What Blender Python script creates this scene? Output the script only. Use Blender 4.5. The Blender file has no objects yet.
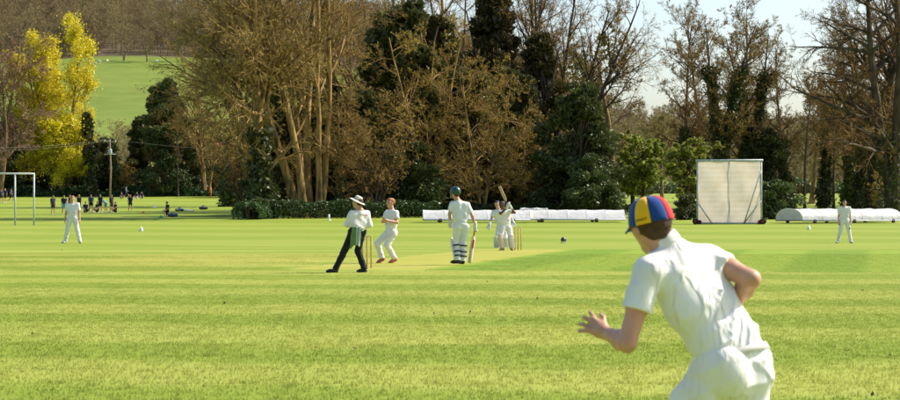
import bpy, math, random
import numpy as np
from mathutils import Vector

scene = bpy.context.scene
C = scene.collection
R = math.radians
FPX = 2097.0          # focal length in units of a 900 px wide frame
CAMZ = 1.37

# ------------------------------------------------------------------ camera
cd = bpy.data.cameras.new('camera')
cam = bpy.data.objects.new('camera', cd)
C.objects.link(cam)
cam.location = (0, 0, CAMZ)
cam.rotation_euler = (R(90) + math.atan(7.0 / FPX), 0, 0)
cd.sensor_width = 36.0
cd.lens = 36.0 * FPX / 900.0
cd.clip_start = 0.1
cd.clip_end = 6000
cd.dof.use_dof = True
cd.dof.focus_distance = 55.0
cd.dof.aperture_fstop = 9.0
scene.camera = cam

# ------------------------------------------------------------------ sky and sun
SUN_EL = R(42)
SUN_DIR = Vector((0.935, 0.355, 0)).normalized() * math.cos(SUN_EL) + Vector((0, 0, math.sin(SUN_EL)))
w = bpy.data.worlds.new('World')
scene.world = w
w.use_nodes = True
nt = w.node_tree
nt.nodes.clear()
sky = nt.nodes.new('ShaderNodeTexSky')
sky.sky_type = 'NISHITA'
sky.sun_disc = False
sky.sun_elevation = SUN_EL
sky.sun_rotation = math.atan2(SUN_DIR.x, SUN_DIR.y)
sky.air_density = 1.0
sky.dust_density = 2.2
sky.ozone_density = 2.2
bg = nt.nodes.new('ShaderNodeBackground')
bg.inputs['Strength'].default_value = 0.15
wo = nt.nodes.new('ShaderNodeOutputWorld')
nt.links.new(sky.outputs[0], bg.inputs[0])
nt.links.new(bg.outputs[0], wo.inputs[0])

sd = bpy.data.lights.new('sun', 'SUN')
sd.energy = 5.0
sd.angle = R(0.53)
sd.color = (1.0, 0.92, 0.77)
sun = bpy.data.objects.new('sun', sd)
C.objects.link(sun)
sun.rotation_euler = SUN_DIR.to_track_quat('Z', 'Y').to_euler()
sun.location = (60, -20, 60)

scene.view_settings.view_transform = 'Standard'
scene.view_settings.look = 'None'
scene.view_settings.gamma = 1.0
scene.view_settings.exposure = 0.56
scene.view_settings.use_curve_mapping = False
scene.render.engine = 'CYCLES'
scene.cycles.max_bounces = 6
scene.cycles.transparent_max_bounces = 8
scene.cycles.use_denoising = True
scene.cycles.sample_clamp_indirect = 4.0

# ------------------------------------------------------------------ helpers
def setp(o, label=None, cat=None, group=None, kind=None):
    if label: o['label'] = label
    if cat: o['category'] = cat
    if group: o['group'] = group
    if kind: o['kind'] = kind
    return o

def mesh(name, verts, faces, smooth=True):
    """verts (N,3) array; faces (M,k) int array, or list of such arrays"""
    verts = np.asarray(verts, dtype=np.float32).reshape(-1, 3)
    fl = faces if isinstance(faces, list) else [faces]
    fl = [np.asarray(f, dtype=np.int32) for f in fl if len(f)]
    me = bpy.data.meshes.new(name)
    me.vertices.add(len(verts))
    me.vertices.foreach_set('co', verts.ravel())
    nl = sum(f.size for f in fl); nf = sum(len(f) for f in fl)
    me.loops.add(nl)
    me.loops.foreach_set('vertex_index', np.concatenate([f.ravel() for f in fl]))
    me.polygons.add(nf)
    starts = []; s = 0
    for f in fl:
        starts.append(s + np.arange(len(f), dtype=np.int32) * f.shape[1]); s += f.size
    me.polygons.foreach_set('loop_start', np.concatenate(starts).astype(np.int32))
    if smooth:
        me.polygons.foreach_set('use_smooth', np.ones(nf, dtype=bool))
    me.update(calc_edges=True)
    return me

def obj(name, me, m=None, parent=None, loc=None):
    o = bpy.data.objects.new(name, me)
    C.objects.link(o)
    if m is not None and me is not None and not me.materials:
        me.materials.append(m)
    if parent is not None: o.parent = parent
    if loc is not None: o.location = loc
    return o

def empty(name, loc, label, cat, group=None, rz=0):
    o = bpy.data.objects.new(name, None)
    o.empty_display_size = 0.2
    C.objects.link(o)
    o.location = loc; o.rotation_euler = (0, 0, rz)
    return setp(o, label, cat, group)

class MB:
    """collects simple shapes into one mesh"""
    def __init__(s): s.v = []; s.f4 = []; s.f3 = []; s.n = 0
    def add(s, v, f4=None, f3=None):
        v = np.asarray(v, float).reshape(-1, 3)
        s.v.append(v)
        if f4 is not None and len(f4): s.f4.append(np.asarray(f4) + s.n)
        if f3 is not None and len(f3): s.f3.append(np.asarray(f3) + s.n)
        s.n += len(v)
    def box(s, lo, hi):
        x0, y0, z0 = lo; x1, y1, z1 = hi
        v = [(x0,y0,z0),(x1,y0,z0),(x1,y1,z0),(x0,y1,z0),(x0,y0,z1),(x1,y0,z1),(x1,y1,z1),(x0,y1,z1)]
        s.add(v, [(0,3,2,1),(4,5,6,7),(0,1,5,4),(1,2,6,5),(2,3,7,6),(3,0,4,7)])
        return s
    def tube(s, pts, rad, n=8, cap=True):
        pts = np.asarray(pts, float); k = len(pts)
        rad = np.broadcast_to(np.asarray(rad, float), (k,))
        v, f = tube_arrays(pts[None], rad[None], n)
        f3 = []
        if cap:
            v = np.vstack([v, pts[:1], pts[-1:]])
            a, b = k * n, k * n + 1
            for i in range(n):
                j = (i + 1) % n
                f3.append((a, j, i)); f3.append((b, (k-1)*n + i, (k-1)*n + j))
        s.add(v, f, f3)
        return s
    def ball(s, c, r, nu=12, nv=8):
        r = np.broadcast_to(np.asarray(r, float), (3,))
        th = np.linspace(0, math.pi, nv + 1); ph = np.linspace(0, 2*math.pi, nu, endpoint=False)
        T, P = np.meshgrid(th, ph, indexing='ij')
        v = np.stack([np.sin(T)*np.cos(P), np.sin(T)*np.sin(P), np.cos(T)], -1).reshape(-1, 3) * r + np.asarray(c, float)
        f = []
        for i in range(nv):
            for j in range(nu):
                f.append((i*nu + j, (i+1)*nu + j, (i+1)*nu + (j+1) % nu, i*nu + (j+1) % nu))
        s.add(v, f)
        return s
    def lathe(s, prof, n=24, c=(0, 0, 0)):
        prof = np.asarray(prof, float); k = len(prof)
        ph = np.linspace(0, 2*math.pi, n, endpoint=False)
        v = np.stack([prof[:, 0][:, None]*np.cos(ph), prof[:, 0][:, None]*np.sin(ph), np.repeat(prof[:, 1][:, None], n, 1)], -1).reshape(-1, 3) + np.asarray(c, float)
        f = []
        for i in range(k-1):
            for j in range(n):
                f.append((i*n + j, i*n + (j+1) % n, (i+1)*n + (j+1) % n, (i+1)*n + j))
        s.add(v, f)
        return s
    def me(s, name, smooth=True):
        fl = []
        if s.f4: fl.append(np.vstack(s.f4))
        if s.f3: fl.append(np.vstack(s.f3))
        return mesh(name, np.vstack(s.v), fl, smooth)

def nrm(a):
    return a / np.maximum(np.linalg.norm(a, axis=-1, keepdims=True), 1e-9)

def tube_arrays(pts, rad, S):
    """pts (B,n,3), rad (B,n) -> verts, quads"""
    B, n, _ = pts.shape
    t = nrm(np.gradient(pts, axis=1))
    ref = np.where(np.abs(t[:, :1, 2:3]) < 0.8, np.array([0, 0, 1.0]), np.array([1.0, 0, 0]))
    u = nrm(np.cross(t, np.broadcast_to(ref, t.shape)))
    v = np.cross(t, u)
    a = np.arange(S) * 2 * math.pi / S
    ring = np.cos(a)[:, None] * u[:, :, None, :] + np.sin(a)[:, None] * v[:, :, None, :]
    V = pts[:, :, None, :] + ring * rad[:, :, None, None]
    base = (np.arange(B)[:, None, None] * n + np.arange(n - 1)[None, :, None]) * S
    i = np.arange(S)[None, None, :]; j = (i + 1) % S
    q = np.stack([base + i, base + j, base + S + j, base + S + i], -1).reshape(-1, 4)
    return V.reshape(-1, 3), q

# ---- node material helpers
def new_mat(name):
    m = bpy.data.materials.new(name); m.use_nodes = True
    nt = m.node_tree; nt.nodes.clear()
    return m, nt

def N(nt, typ, **kw):
    n = nt.nodes.new(typ)
    for k, v in kw.items(): setattr(n, k, v)
    return n

class E:
    """small expression builder on shader nodes"""
    def __init__(s, nt, sock): s.nt = nt; s.k = sock
    def _op(s, op, *o):
        n = s.nt.nodes.new('ShaderNodeMath'); n.operation = op
        for i, x in enumerate((s,) + o):
            if isinstance(x, E): s.nt.links.new(x.k, n.inputs[i])
            else: n.inputs[i].default_value = x
        return E(s.nt, n.outputs[0])
    def __add__(s, o): return s._op('ADD', o)
    def __sub__(s, o): return s._op('SUBTRACT', o)
    def __mul__(s, o): return s._op('MULTIPLY', o)
    def abs(s): return s._op('ABSOLUTE')
    def sin(s): return s._op('SINE')
    def gt(s, o): return s._op('GREATER_THAN', o)
    def min(s, o): return s._op('MINIMUM', o)
    def max(s, o): return s._op('MAXIMUM', o)
    def ramp(s, a, b, c=0.0, d=1.0):
        n = s.nt.nodes.new('ShaderNodeMapRange'); n.interpolation_type = 'SMOOTHSTEP'
        s.nt.links.new(s.k, n.inputs[0])
        for i, x in zip((1, 2, 3, 4), (a, b, c, d)): n.inputs[i].default_value = x
        return E(s.nt, n.outputs[0])

def mixc(nt, fac, a, b, mode='MIX'):
    n = N(nt, 'ShaderNodeMix', data_type='RGBA', blend_type=mode)
    for sock, x in ((n.inputs[0], fac), (n.inputs[6], a), (n.inputs[7], b)):
        if isinstance(x, E): nt.links.new(x.k, sock)
        elif isinstance(x, bpy.types.NodeSocket): nt.links.new(x, sock)
        elif isinstance(x, (int, float)): sock.default_value = x
        else: sock.default_value = (*x, 1)
    return n.outputs[2]

def noise(nt, scale, detail=3, vec=None, rough=0.55, dim='3D'):
    n = N(nt, 'ShaderNodeTexNoise', noise_dimensions=dim)
    n.inputs['Scale'].default_value = scale; n.inputs['Detail'].default_value = detail; n.inputs['Roughness'].default_value = rough
    if vec is not None: nt.links.new(vec, n.inputs['Vector'])
    return E(nt, n.outputs['Fac'])

def finish(nt, col, rough=0.8, bump=None, bump_d=0.01, spec=0.3, translucent=0.0, sheen=0.0, trans_col=None):
    b = N(nt, 'ShaderNodeBsdfPrincipled')
    if isinstance(col, bpy.types.NodeSocket): nt.links.new(col, b.inputs['Base Color'])
    else: b.inputs['Base Color'].default_value = (*col, 1)
    b.inputs['Roughness'].default_value = rough
    b.inputs['Specular IOR Level'].default_value = spec
    if sheen: b.inputs['Sheen Weight'].default_value = sheen
    out = N(nt, 'ShaderNodeOutputMaterial')
    if bump is not None:
        bn = N(nt, 'ShaderNodeBump'); bn.inputs['Distance'].default_value = bump_d; bn.inputs['Strength'].default_value = 1.0
        nt.links.new(bump.k, bn.inputs['Height']); nt.links.new(bn.outputs[0], b.inputs['Normal'])
    if translucent:
        tr = N(nt, 'ShaderNodeBsdfTranslucent')
        tc = trans_col if trans_col is not None else col
        if isinstance(tc, bpy.types.NodeSocket): nt.links.new(tc, tr.inputs[0])
        else: tr.inputs[0].default_value = (*tc, 1)
        mx = N(nt, 'ShaderNodeMixShader'); mx.inputs[0].default_value = translucent
        nt.links.new(b.outputs[0], mx.inputs[1]); nt.links.new(tr.outputs[0], mx.inputs[2])
        nt.links.new(mx.outputs[0], out.inputs[0])
    else:
        nt.links.new(b.outputs[0], out.inputs[0])

def objvec(nt):
    return N(nt, 'ShaderNodeTexCoord').outputs['Object']

_mc = {}
def plain(name, c, rough=0.7, var=0.15, scale=8.0, bump=0.0, spec=0.3, c2=None, translucent=0.0):
    """mottled procedural material"""
    if name in _mc: return _mc[name]
    m, nt = new_mat(name)
    v = objvec(nt)
    n = noise(nt, scale, 4, v)
    a = tuple(max(0, x * (1 - var)) for x in c); b = c2 if c2 else tuple(min(1, x * (1 + var)) for x in c)
    col = mixc(nt, n.ramp(0.3, 0.7), a, b)
    bm = noise(nt, scale * 3, 3, v) if bump else None
    finish(nt, col, rough, bm, bump, spec, translucent)
    _mc[name] = m
    return m

def leafmat(name, c1, c2, rough=0.55, tl=0.25, spec=0.3):
    m, nt = new_mat(name)
    g = N(nt, 'ShaderNodeNewGeometry')
    oi = N(nt, 'ShaderNodeObjectInfo')
    r = E(nt, g.outputs['Random Per Island'])
    col = mixc(nt, r, c1, c2)
    hs = N(nt, 'ShaderNodeHueSaturation')
    k = E(nt, oi.outputs['Random'])
    nt.links.new((k * 0.03 + 0.485).k, hs.inputs['Hue'])
    nt.links.new((k * 0.35 + 0.82).k, hs.inputs['Value'])
    nt.links.new(col, hs.inputs['Color'])
    finish(nt, hs.outputs[0], rough, None, 0, spec, tl)
    return m

def barkmat(name, c1, c2, scale=3.0):
    m, nt = new_mat(name)
    v = objvec(nt)
    mp = N(nt, 'ShaderNodeMapping'); mp.inputs['Scale'].default_value = (1, 1, 0.25)
    nt.links.new(v, mp.inputs[0])
    n = noise(nt, scale, 5, mp.outputs[0])
    oi = N(nt, 'ShaderNodeObjectInfo')
    col = mixc(nt, n.ramp(0.32, 0.68), c1, c2)
    hs = N(nt, 'ShaderNodeHueSaturation')
    k = E(nt, oi.outputs['Random'])
    nt.links.new((k * 0.4 + 0.8).k, hs.inputs['Value'])
    nt.links.new(col, hs.inputs['Color'])
    finish(nt, hs.outputs[0], 0.85, noise(nt, scale * 6, 3, mp.outputs[0]), 0.03, 0.2)
    return m

# ------------------------------------------------------------------ ground shape
_gd = np.array([-60, 0, 90, 120, 145, 168, 210, 258, 294, 330, 450, 560, 650, 900, 1000, 1200, 1400, 1700, 2400])
_gz = np.array([0, 0, 0, .10, .20, .5, 1.0, 1.9, 2.8, 3.6, 9, 17, 26, 62, 76, 106, 122, 128, 110])
def zg(x, y):
    x = np.asarray(x, float); y = np.asarray(y, float)
    z = np.interp(y, _gd, _gz)
    px = 450 + FPX * x / np.maximum(y, 40)
    k = np.interp(px, [-400, 100, 385, 650, 900, 1400], [.9, 1, .93, .42, .33, .3])
    far = np.clip((y - 330) / 200, 0, 1)
    return z * (1 - far * (1 - k)) + far * (1.6*np.sin(x / 47.0 + y / 90.0) + 1.1*np.sin(y / 37.0 - x / 61.0))

def at(px, d, dz=0.0):
    """ground point seen in photo column px at distance d"""
    x = (px - 450.0) * d / FPX
    return Vector((x, d, float(zg(x, d)) + dz))
def wp(px, py, d):
    return np.array([(px - 450.0) * d / FPX, d, CAMZ - (py - 207.0) * d / FPX])
# ------------------------------------------------------------------ the field
PN = np.array([-1.87, 47.2]); PF = np.array([2.17, 66.9])     # the two wickets
PC = (PN + PF) / 2
PA = (PF - PN) / np.linalg.norm(PF - PN)                      # along the pitch
PX = np.array([PA[1], -PA[0]])                                # across, to the right

def grass_colour(nt):
    g = N(nt, 'ShaderNodeNewGeometry')
    sx = N(nt, 'ShaderNodeSeparateXYZ'); nt.links.new(g.outputs['Position'], sx.inputs[0])
    x = E(nt, sx.outputs[0]); y = E(nt, sx.outputs[1])
    pos = g.outputs['Position']
    n_big = noise(nt, 0.09, 3, pos); n_mid = noise(nt, 0.8, 4, pos); n_fine = noise(nt, 6.0, 4, pos, 0.7)
    n_tuft = noise(nt, 26.0, 2, pos, 0.6)
    # mower passes across the outfield, edges wandering, bending round the square on the left
    bend = (x + 9.0).min(0.0)
    s = y + x * 0.05 + bend * bend * 0.012 + (n_big - 0.5) * 7.0 + (n_mid - 0.5) * 1.4
    st = (s * (2 * math.pi / 5.3)).sin().ramp(-0.55, 0.55)
    st2 = ((y * 0.93 + x * 0.3) * (2 * math.pi / 19.0) + n_big * 5.0).sin().ramp(-0.6, 0.6)
    far = y.ramp(58, 80)
    stripe = st * (far * -1.0 + 1.0) * (n_big.ramp(0.3, 0.6, 0.55, 1.0)) + st2 * far * 0.45
    base = mixc(nt, stripe, (0.174, 0.234, 0.018), (0.282, 0.312, 0.052))
    # the square: strips beside the pitch
    u = (x - PC[0]) * PX[0] + (y - PC[1]) * PX[1]
    v = (x - PC[0]) * PA[0] + (y - PC[1]) * PA[1]
    us = u + (n_mid - 0.5) * 0.25
    sq = (v + (n_big - 0.5) * 0.8).abs().ramp(11.3, 11.6, 1, 0) * (u - 15.0).abs().ramp(13.3, 13.8, 1, 0)
    ss = (us * (2 * math.pi / 3.66)).sin().ramp(-0.35, 0.35)
    sqc = mixc(nt, ss, (0.130, 0.218, 0.010), (0.190, 0.265, 0.020))
    col = mixc(nt, sq, base, sqc)
    # pitches: the one in use pale and dry, older ones worn
    pit = us.abs().ramp(1.42, 1.62, 1, 0) * v.abs().ramp(11.0, 11.8, 1, 0)
    dry = mixc(nt, n_mid.ramp(0.3, 0.7), (0.285, 0.288, 0.038), (0.325, 0.310, 0.055))
    col = mixc(nt, pit, col, dry)
    old = (us + 5.5).abs().ramp(2.0, 4.5, 1, 0) * (v + 3.0).abs().ramp(3.0, 8.5, 1, 0) * n_mid.ramp(0.3, 0.65, 0.3, 0.8)
    col = mixc(nt, old, col, (0.36, 0.335, 0.065))
    crease = us.abs().ramp(1.3, 1.34, 1, 0) * ((v.abs() - 8.84).abs()).ramp(0.025, 0.04, 1, 0)
    col = mixc(nt, crease * 0.55, col, (0.75, 0.75, 0.68))
    # dry thatch, tufts, small-scale unevenness
    col = mixc(nt, n_fine.ramp(0.45, 0.75) * 0.28, col, (0.35, 0.355, 0.075))
    col = mixc(nt, n_tuft.ramp(0.48, 0.7) * 0.08, col, (0.14, 0.21, 0.018))
    col = mixc(nt, n_mid.ramp(0.5, 0.8) * 0.30, col, (0.19, 0.25, 0.018))
    n_patch = noise(nt, 0.33, 4, pos, 0.65)
    col = mixc(nt, n_patch.ramp(0.56, 0.74) * 0.4, col, (0.315, 0.315, 0.050))
    col = mixc(nt, n_patch.ramp(0.46, 0.28) * 0.25, col, (0.160, 0.232, 0.012))
    bump = n_fine + n_tuft * 0.6
    return col, bump

m_grass, nt = new_mat('mown_grass')
col, bump = grass_colour(nt)
finish(nt, col, 0.9, bump, 0.008, 0.15)
m_blade, nt = new_mat('grass_blade')
col, bump = grass_colour(nt)
g = N(nt, 'ShaderNodeNewGeometry')
r = E(nt, g.outputs['Random Per Island'])
col = mixc(nt, r.ramp(0.0, 1.0, 0.0, 0.4), col, (0.44, 0.43, 0.10))
hs = N(nt, 'ShaderNodeHueSaturation'); hs.inputs['Value'].default_value = 1.22; hs.inputs['Saturation'].default_value = 0.97
nt.links.new(col, hs.inputs['Color'])
finish(nt, hs.outputs[0], 0.6, None, 0, 0.25, 0.4)

def sheet(name, xs, ys, zf, m, kind='structure'):
    X, Y = np.meshgrid(xs, ys, indexing='ij')
    Z = zf(X, Y)
    v = np.stack([X, Y, Z], -1).reshape(-1, 3)
    nx, ny = len(xs), len(ys)
    i = np.arange(nx - 1)[:, None] * ny + np.arange(ny - 1)[None, :]
    f = np.stack([i, i + ny, i + ny + 1, i + 1], -1).reshape(-1, 4)
    o = obj(name, mesh(name, v, f), m)
    setp(o, kind=kind)
    return o

rng = np.random.default_rng(4)
ys = np.concatenate([np.arange(-40, 140, 4.0), np.arange(140, 420, 5.0)])
xs = np.arange(-220, 221, 5.0)
ground = sheet('ground', xs, ys, lambda X, Y: zg(X, Y), m_grass)
ground['label'] = 'mown cricket field with light and dark mower stripes'

# far meadow and hill, one sheet to the ridge and beyond
m_hill, nt = new_mat('hill_pasture')
g = N(nt, 'ShaderNodeNewGeometry'); pos = g.outputs['Position']
sx = N(nt, 'ShaderNodeSeparateXYZ'); nt.links.new(pos, sx.inputs[0])
x = E(nt, sx.outputs[0]); y = E(nt, sx.outputs[1])
n1 = noise(nt, 0.012, 4, pos); n2 = noise(nt, 0.09, 4, pos)
pasture = mixc(nt, n2.ramp(0.3, 0.7), (0.115, 0.165, 0.022), (0.160, 0.205, 0.034))
pasture = mixc(nt, n1.ramp(0.35, 0.65) * 0.5, pasture, (0.185, 0.225, 0.045))
litter = mixc(nt, n2.ramp(0.3, 0.7), (0.075, 0.055, 0.03), (0.13, 0.10, 0.055))
wood = (y + x * 0.10 + (n1 - 0.5) * 60).ramp(905, 935)
col = mixc(nt, wood, pasture, litter)
finish(nt, col, 0.95, None, 0, 0.1)
ys = np.concatenate([np.arange(420, 1500, 15.0), np.arange(1500, 2600, 60.0)])
xs = np.concatenate([np.arange(-1500, -320, 60.0), np.arange(-320, 400, 12.0), np.arange(400, 1501, 60.0)])
hill = sheet('hillside', xs, ys, lambda X, Y: zg(X, Y), m_hill)
hill['label'] = 'green pasture rising to a wooded ridge'
ys = np.arange(-40, 421, 20.0)
for nm, a, b in (('meadow', -1500, -220), ('meadow', 220, 1500)):
    o = sheet(nm, np.arange(a, b + 1, 40.0), ys, lambda X, Y: zg(X, Y), m_hill)

# ------------------------------------------------------------------ grass blades on the near field
def blade_patch(name, nb, size, h, wd, seed):
    r = np.random.default_rng(seed)
    p = r.uniform(-size/2, size/2, (nb, 2))
    # tufts: pull blades together
    tc = r.uniform(-size/2, size/2, (nb // 14, 2)); k = r.integers(0, len(tc), nb)
    tuft = r.random(nb) < 0.55
    p[tuft] = tc[k[tuft]] + r.normal(0, 0.022, (tuft.sum(), 2))
    a = r.uniform(0, 2*math.pi, nb); ln = h * r.uniform(0.45, 1.25, nb); lean = r.uniform(0.1, 0.9, nb) * ln
    la = r.uniform(0, 2*math.pi, nb)
    wx = np.cos(a) * wd * r.uniform(.6, 1.3, nb); wy = np.sin(a) * wd * r.uniform(.6, 1.3, nb)
    z0 = np.full(nb, -0.004)
    b0 = np.stack([p[:, 0] - wx, p[:, 1] - wy, z0], -1); b1 = np.stack([p[:, 0] + wx, p[:, 1] + wy, z0], -1)
    tp = np.stack([p[:, 0] + np.cos(la)*lean, p[:, 1] + np.sin(la)*lean, ln], -1)
    v = np.stack([b0, b1, tp], 1).reshape(-1, 3)
    return mesh(name, v, np.arange(nb*3).reshape(-1, 3), smooth=False)

def instancer(name, pts, rot, scl, protos, label, cat=None):
    """one object that spreads copies of the prototypes over points"""
    me = bpy.data.meshes.new(name)
    me.vertices.add(len(pts)); me.vertices.foreach_set('co', np.asarray(pts, np.float32).ravel())
    a = me.attributes.new('rotz', 'FLOAT', 'POINT'); a.data.foreach_set('value', np.asarray(rot, np.float32))
    a = me.attributes.new('scl', 'FLOAT_VECTOR', 'POINT'); a.data.foreach_set('vector', np.asarray(scl, np.float32).ravel())
    which = np.random.default_rng(7).integers(0, len(protos), len(pts)).astype(np.int32)
    a = me.attributes.new('which', 'INT', 'POINT'); a.data.foreach_set('value', which)
    o = obj(name, me)
    setp(o, label, cat, kind='stuff')
    ng = bpy.data.node_groups.new(name + '_spread', 'GeometryNodeTree')
    ng.interface.new_socket('Geometry', in_out='INPUT', socket_type='NodeSocketGeometry')
    ng.interface.new_socket('Geometry', in_out='OUTPUT', socket_type='NodeSocketGeometry')
    gi = ng.nodes.new('NodeGroupInput'); go = ng.nodes.new('NodeGroupOutput')
    jn = ng.nodes.new('GeometryNodeJoinGeometry')
    nr = ng.nodes.new('GeometryNodeInputNamedAttribute'); nr.data_type = 'FLOAT'; nr.inputs[0].default_value = 'rotz'
    ns = ng.nodes.new('GeometryNodeInputNamedAttribute'); ns.data_type = 'FLOAT_VECTOR'; ns.inputs[0].default_value = 'scl'
    nw = ng.nodes.new('GeometryNodeInputNamedAttribute'); nw.data_type = 'INT'; nw.inputs[0].default_value = 'which'
    cx = ng.nodes.new('ShaderNodeCombineXYZ'); ng.links.new(nr.outputs[0], cx.inputs[2])
    for i, p in enumerate(protos):
        oi = ng.nodes.new('GeometryNodeObjectInfo'); oi.inputs[0].default_value = p
        ip = ng.nodes.new('GeometryNodeInstanceOnPoints')
        cmpn = ng.nodes.new('FunctionNodeCompare'); cmpn.data_type = 'INT'; cmpn.operation = 'EQUAL'
        isock = [s for s in cmpn.inputs if s.type == 'INT']
        ng.links.new(nw.outputs[0], isock[0]); isock[1].default_value = i
        ng.links.new(gi.outputs[0], ip.inputs['Points']); ng.links.new(cmpn.outputs[0], ip.inputs['Selection'])
        ng.links.new(oi.outputs['Geometry'], ip.inputs['Instance'])
        ng.links.new(cx.outputs[0], ip.inputs['Rotation']); ng.links.new(ns.outputs[0], ip.inputs['Scale'])
        ng.links.new(ip.outputs[0], jn.inputs[0])
    ng.links.new(jn.outputs[0], go.inputs[0])
    md = o.modifiers.new('spread', 'NODES'); md.node_group = ng
    return o

protos = []
for i in range(3):
    me = blade_patch('grass_patch', 2800, 1.6, 0.024, 0.0040, 20 + i)
    me.materials.append(m_blade)
    protos.append(bpy.data.objects.new('grass_patch', me))
P = []; S = []
for yy in np.arange(12.5, 62, 1.5):
    half = yy * 0.225 + 3.0
    for xx in np.arange(-half, half, 1.5):
        if abs((xx-PC[0])*PX[0] + (yy-PC[1])*PX[1]) < 2.2 and abs((xx-PC[0])*PA[0] + (yy-PC[1])*PA[1]) < 12: continue
        P.append((xx, yy, 0)); S.append((1, 1, float(np.interp(yy, [20, 40], [1.0, 0.22]))))
P = np.array(P)
P[:, 2] = 0.002
instancer('grass_blades', P, rng.integers(0, 4, len(P)) * math.pi / 2, S, protos, 'short mown grass blades covering the near outfield', None)
# ------------------------------------------------------------------ trees
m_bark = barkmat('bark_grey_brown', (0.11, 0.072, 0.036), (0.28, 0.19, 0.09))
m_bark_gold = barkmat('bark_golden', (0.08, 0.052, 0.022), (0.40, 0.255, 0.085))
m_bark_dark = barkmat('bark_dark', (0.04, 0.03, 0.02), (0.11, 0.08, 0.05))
m_bark_far = barkmat('bark_far', (0.16, 0.115, 0.07), (0.26, 0.19, 0.12))
m_twig = leafmat('twig_brown', (0.165, 0.098, 0.034), (0.34, 0.212, 0.072), 0.8, 0.0, 0.1)
m_twig_pink = leafmat('twig_reddish', (0.20, 0.105, 0.075), (0.33, 0.19, 0.14), 0.8, 0.0, 0.1)
m_twig_far = leafmat('twig_far', (0.20, 0.150, 0.070), (0.36, 0.285, 0.130), 0.8, 0.0, 0.1)
m_bud = leafmat('bud_gold', (0.26, 0.165, 0.026), (0.40, 0.29, 0.05), 0.6, 0.35)
m_bud_olive = leafmat('bud_olive', (0.17, 0.15, 0.035), (0.27, 0.24, 0.06), 0.6, 0.35)
m_spring = leafmat('spring_leaf', (0.18, 0.215, 0.028), (0.31, 0.34, 0.055), 0.5, 0.4)
m_yellow = leafmat('yellow_flower', (0.62, 0.55, 0.014), (0.82, 0.76, 0.035), 0.5, 0.35)
m_yew = leafmat('yew_leaf', (0.038, 0.052, 0.014), (0.123, 0.131, 0.038), 0.5, 0.2)
m_yew_brown = leafmat('yew_bronze_leaf', (0.035, 0.036, 0.010), (0.115, 0.090, 0.026), 0.5, 0.2)
m_holly = leafmat('holly_leaf', (0.038, 0.058, 0.016), (0.131, 0.152, 0.041), 0.5, 0.2, 0.3)
m_hedge = leafmat('hedge_leaf', (0.026, 0.052, 0.014), (0.072, 0.123, 0.032), 0.45, 0.2)
m_ivy = leafmat('ivy_leaf', (0.032, 0.049, 0.014), (0.123, 0.138, 0.038), 0.5, 0.15, 0.3)

def level(rng, pts, rad, nch, t0, t1, ang, ratio, npts, up=0.0, wob=0.12, k=0.62, taper=0.85, rmin=0.004, tshrink=0.45, powt=1.0):
    B, n, _ = pts.shape
    plen = np.linalg.norm(np.diff(pts, axis=1), axis=2).sum(1)
    pi = np.repeat(np.arange(B), nch)
    t = t0 + (t1 - t0) * rng.random(len(pi)) ** powt
    f = np.clip(t * (n - 1), 0, n - 1.001); i0 = f.astype(int); fr = (f - i0)[:, None]
    pos = pts[pi, i0] * (1 - fr) + pts[pi, i0 + 1] * fr
    tan = nrm(pts[pi, i0 + 1] - pts[pi, i0])
    pr = rad[pi, i0] * (1 - fr[:, 0]) + rad[pi, i0 + 1] * fr[:, 0]
    ref = np.where(np.abs(tan[:, 2:3]) < 0.85, np.array([0, 0, 1.0]), np.array([1.0, 0, 0]))
    u = nrm(np.cross(tan, ref)); v = np.cross(tan, u)
    ph = rng.uniform(0, 2*math.pi, len(pi))
    a = np.radians(rng.normal(ang, ang * 0.22, len(pi)))
    d = np.cos(a)[:, None]*tan + np.sin(a)[:, None]*(np.cos(ph)[:, None]*u + np.sin(ph)[:, None]*v)
    L = plen[pi] * ratio * (1 - tshrink * t) * rng.uniform(0.65, 1.25, len(pi))
    out = np.zeros((len(pi), npts, 3)); out[:, 0] = pos
    step = (L / (npts - 1))[:, None]
    for s in range(1, npts):
        d = d + rng.normal(0, wob, d.shape); d[:, 2] += up
        d = nrm(d)
        out[:, s] = out[:, s-1] + d * step
    r0 = np.minimum(pr * k, L * 0.027 + rmin)
    sfr = np.linspace(0, 1, npts)
    R_ = r0[:, None] * (1 - taper * sfr)[None] + 0
    R_ = np.maximum(R_, rmin * (1 - 0.5 * sfr)[None])
    return out, R_

def stems(rng, H, n, spread, r0, npts=10, lean=(0, 0), wob=0.05, taper=0.8, base=0.25):
    pts = np.zeros((n, npts, 3))
    az = rng.uniform(0, 2*math.pi) + np.arange(n) * 2.4
    d = np.stack([np.cos(az)*spread*rng.uniform(.4, 1.1, n) + lean[0], np.sin(az)*spread*rng.uniform(.4, 1.1, n) + lean[1], np.ones(n)], -1)
    d = nrm(d)
    pts[:, 0, :2] = d[:, :2] * base
    Ls = H * (rng.uniform(0.82, 1.0, n) if n > 1 else np.ones(1))
    for s in range(1, npts):
        d = d + rng.normal(0, wob, d.shape); d[:, 2] += 0.03
        d = nrm(d); pts[:, s] = pts[:, s-1] + d * (Ls / (npts-1))[:, None]
    fr = np.linspace(0, 1, npts)
    rad = r0 * (1 - taper * fr)[None] * rng.uniform(.75, 1.1, (n, 1))
    rad[:, 0] *= 1.35
    return pts, rad

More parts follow.
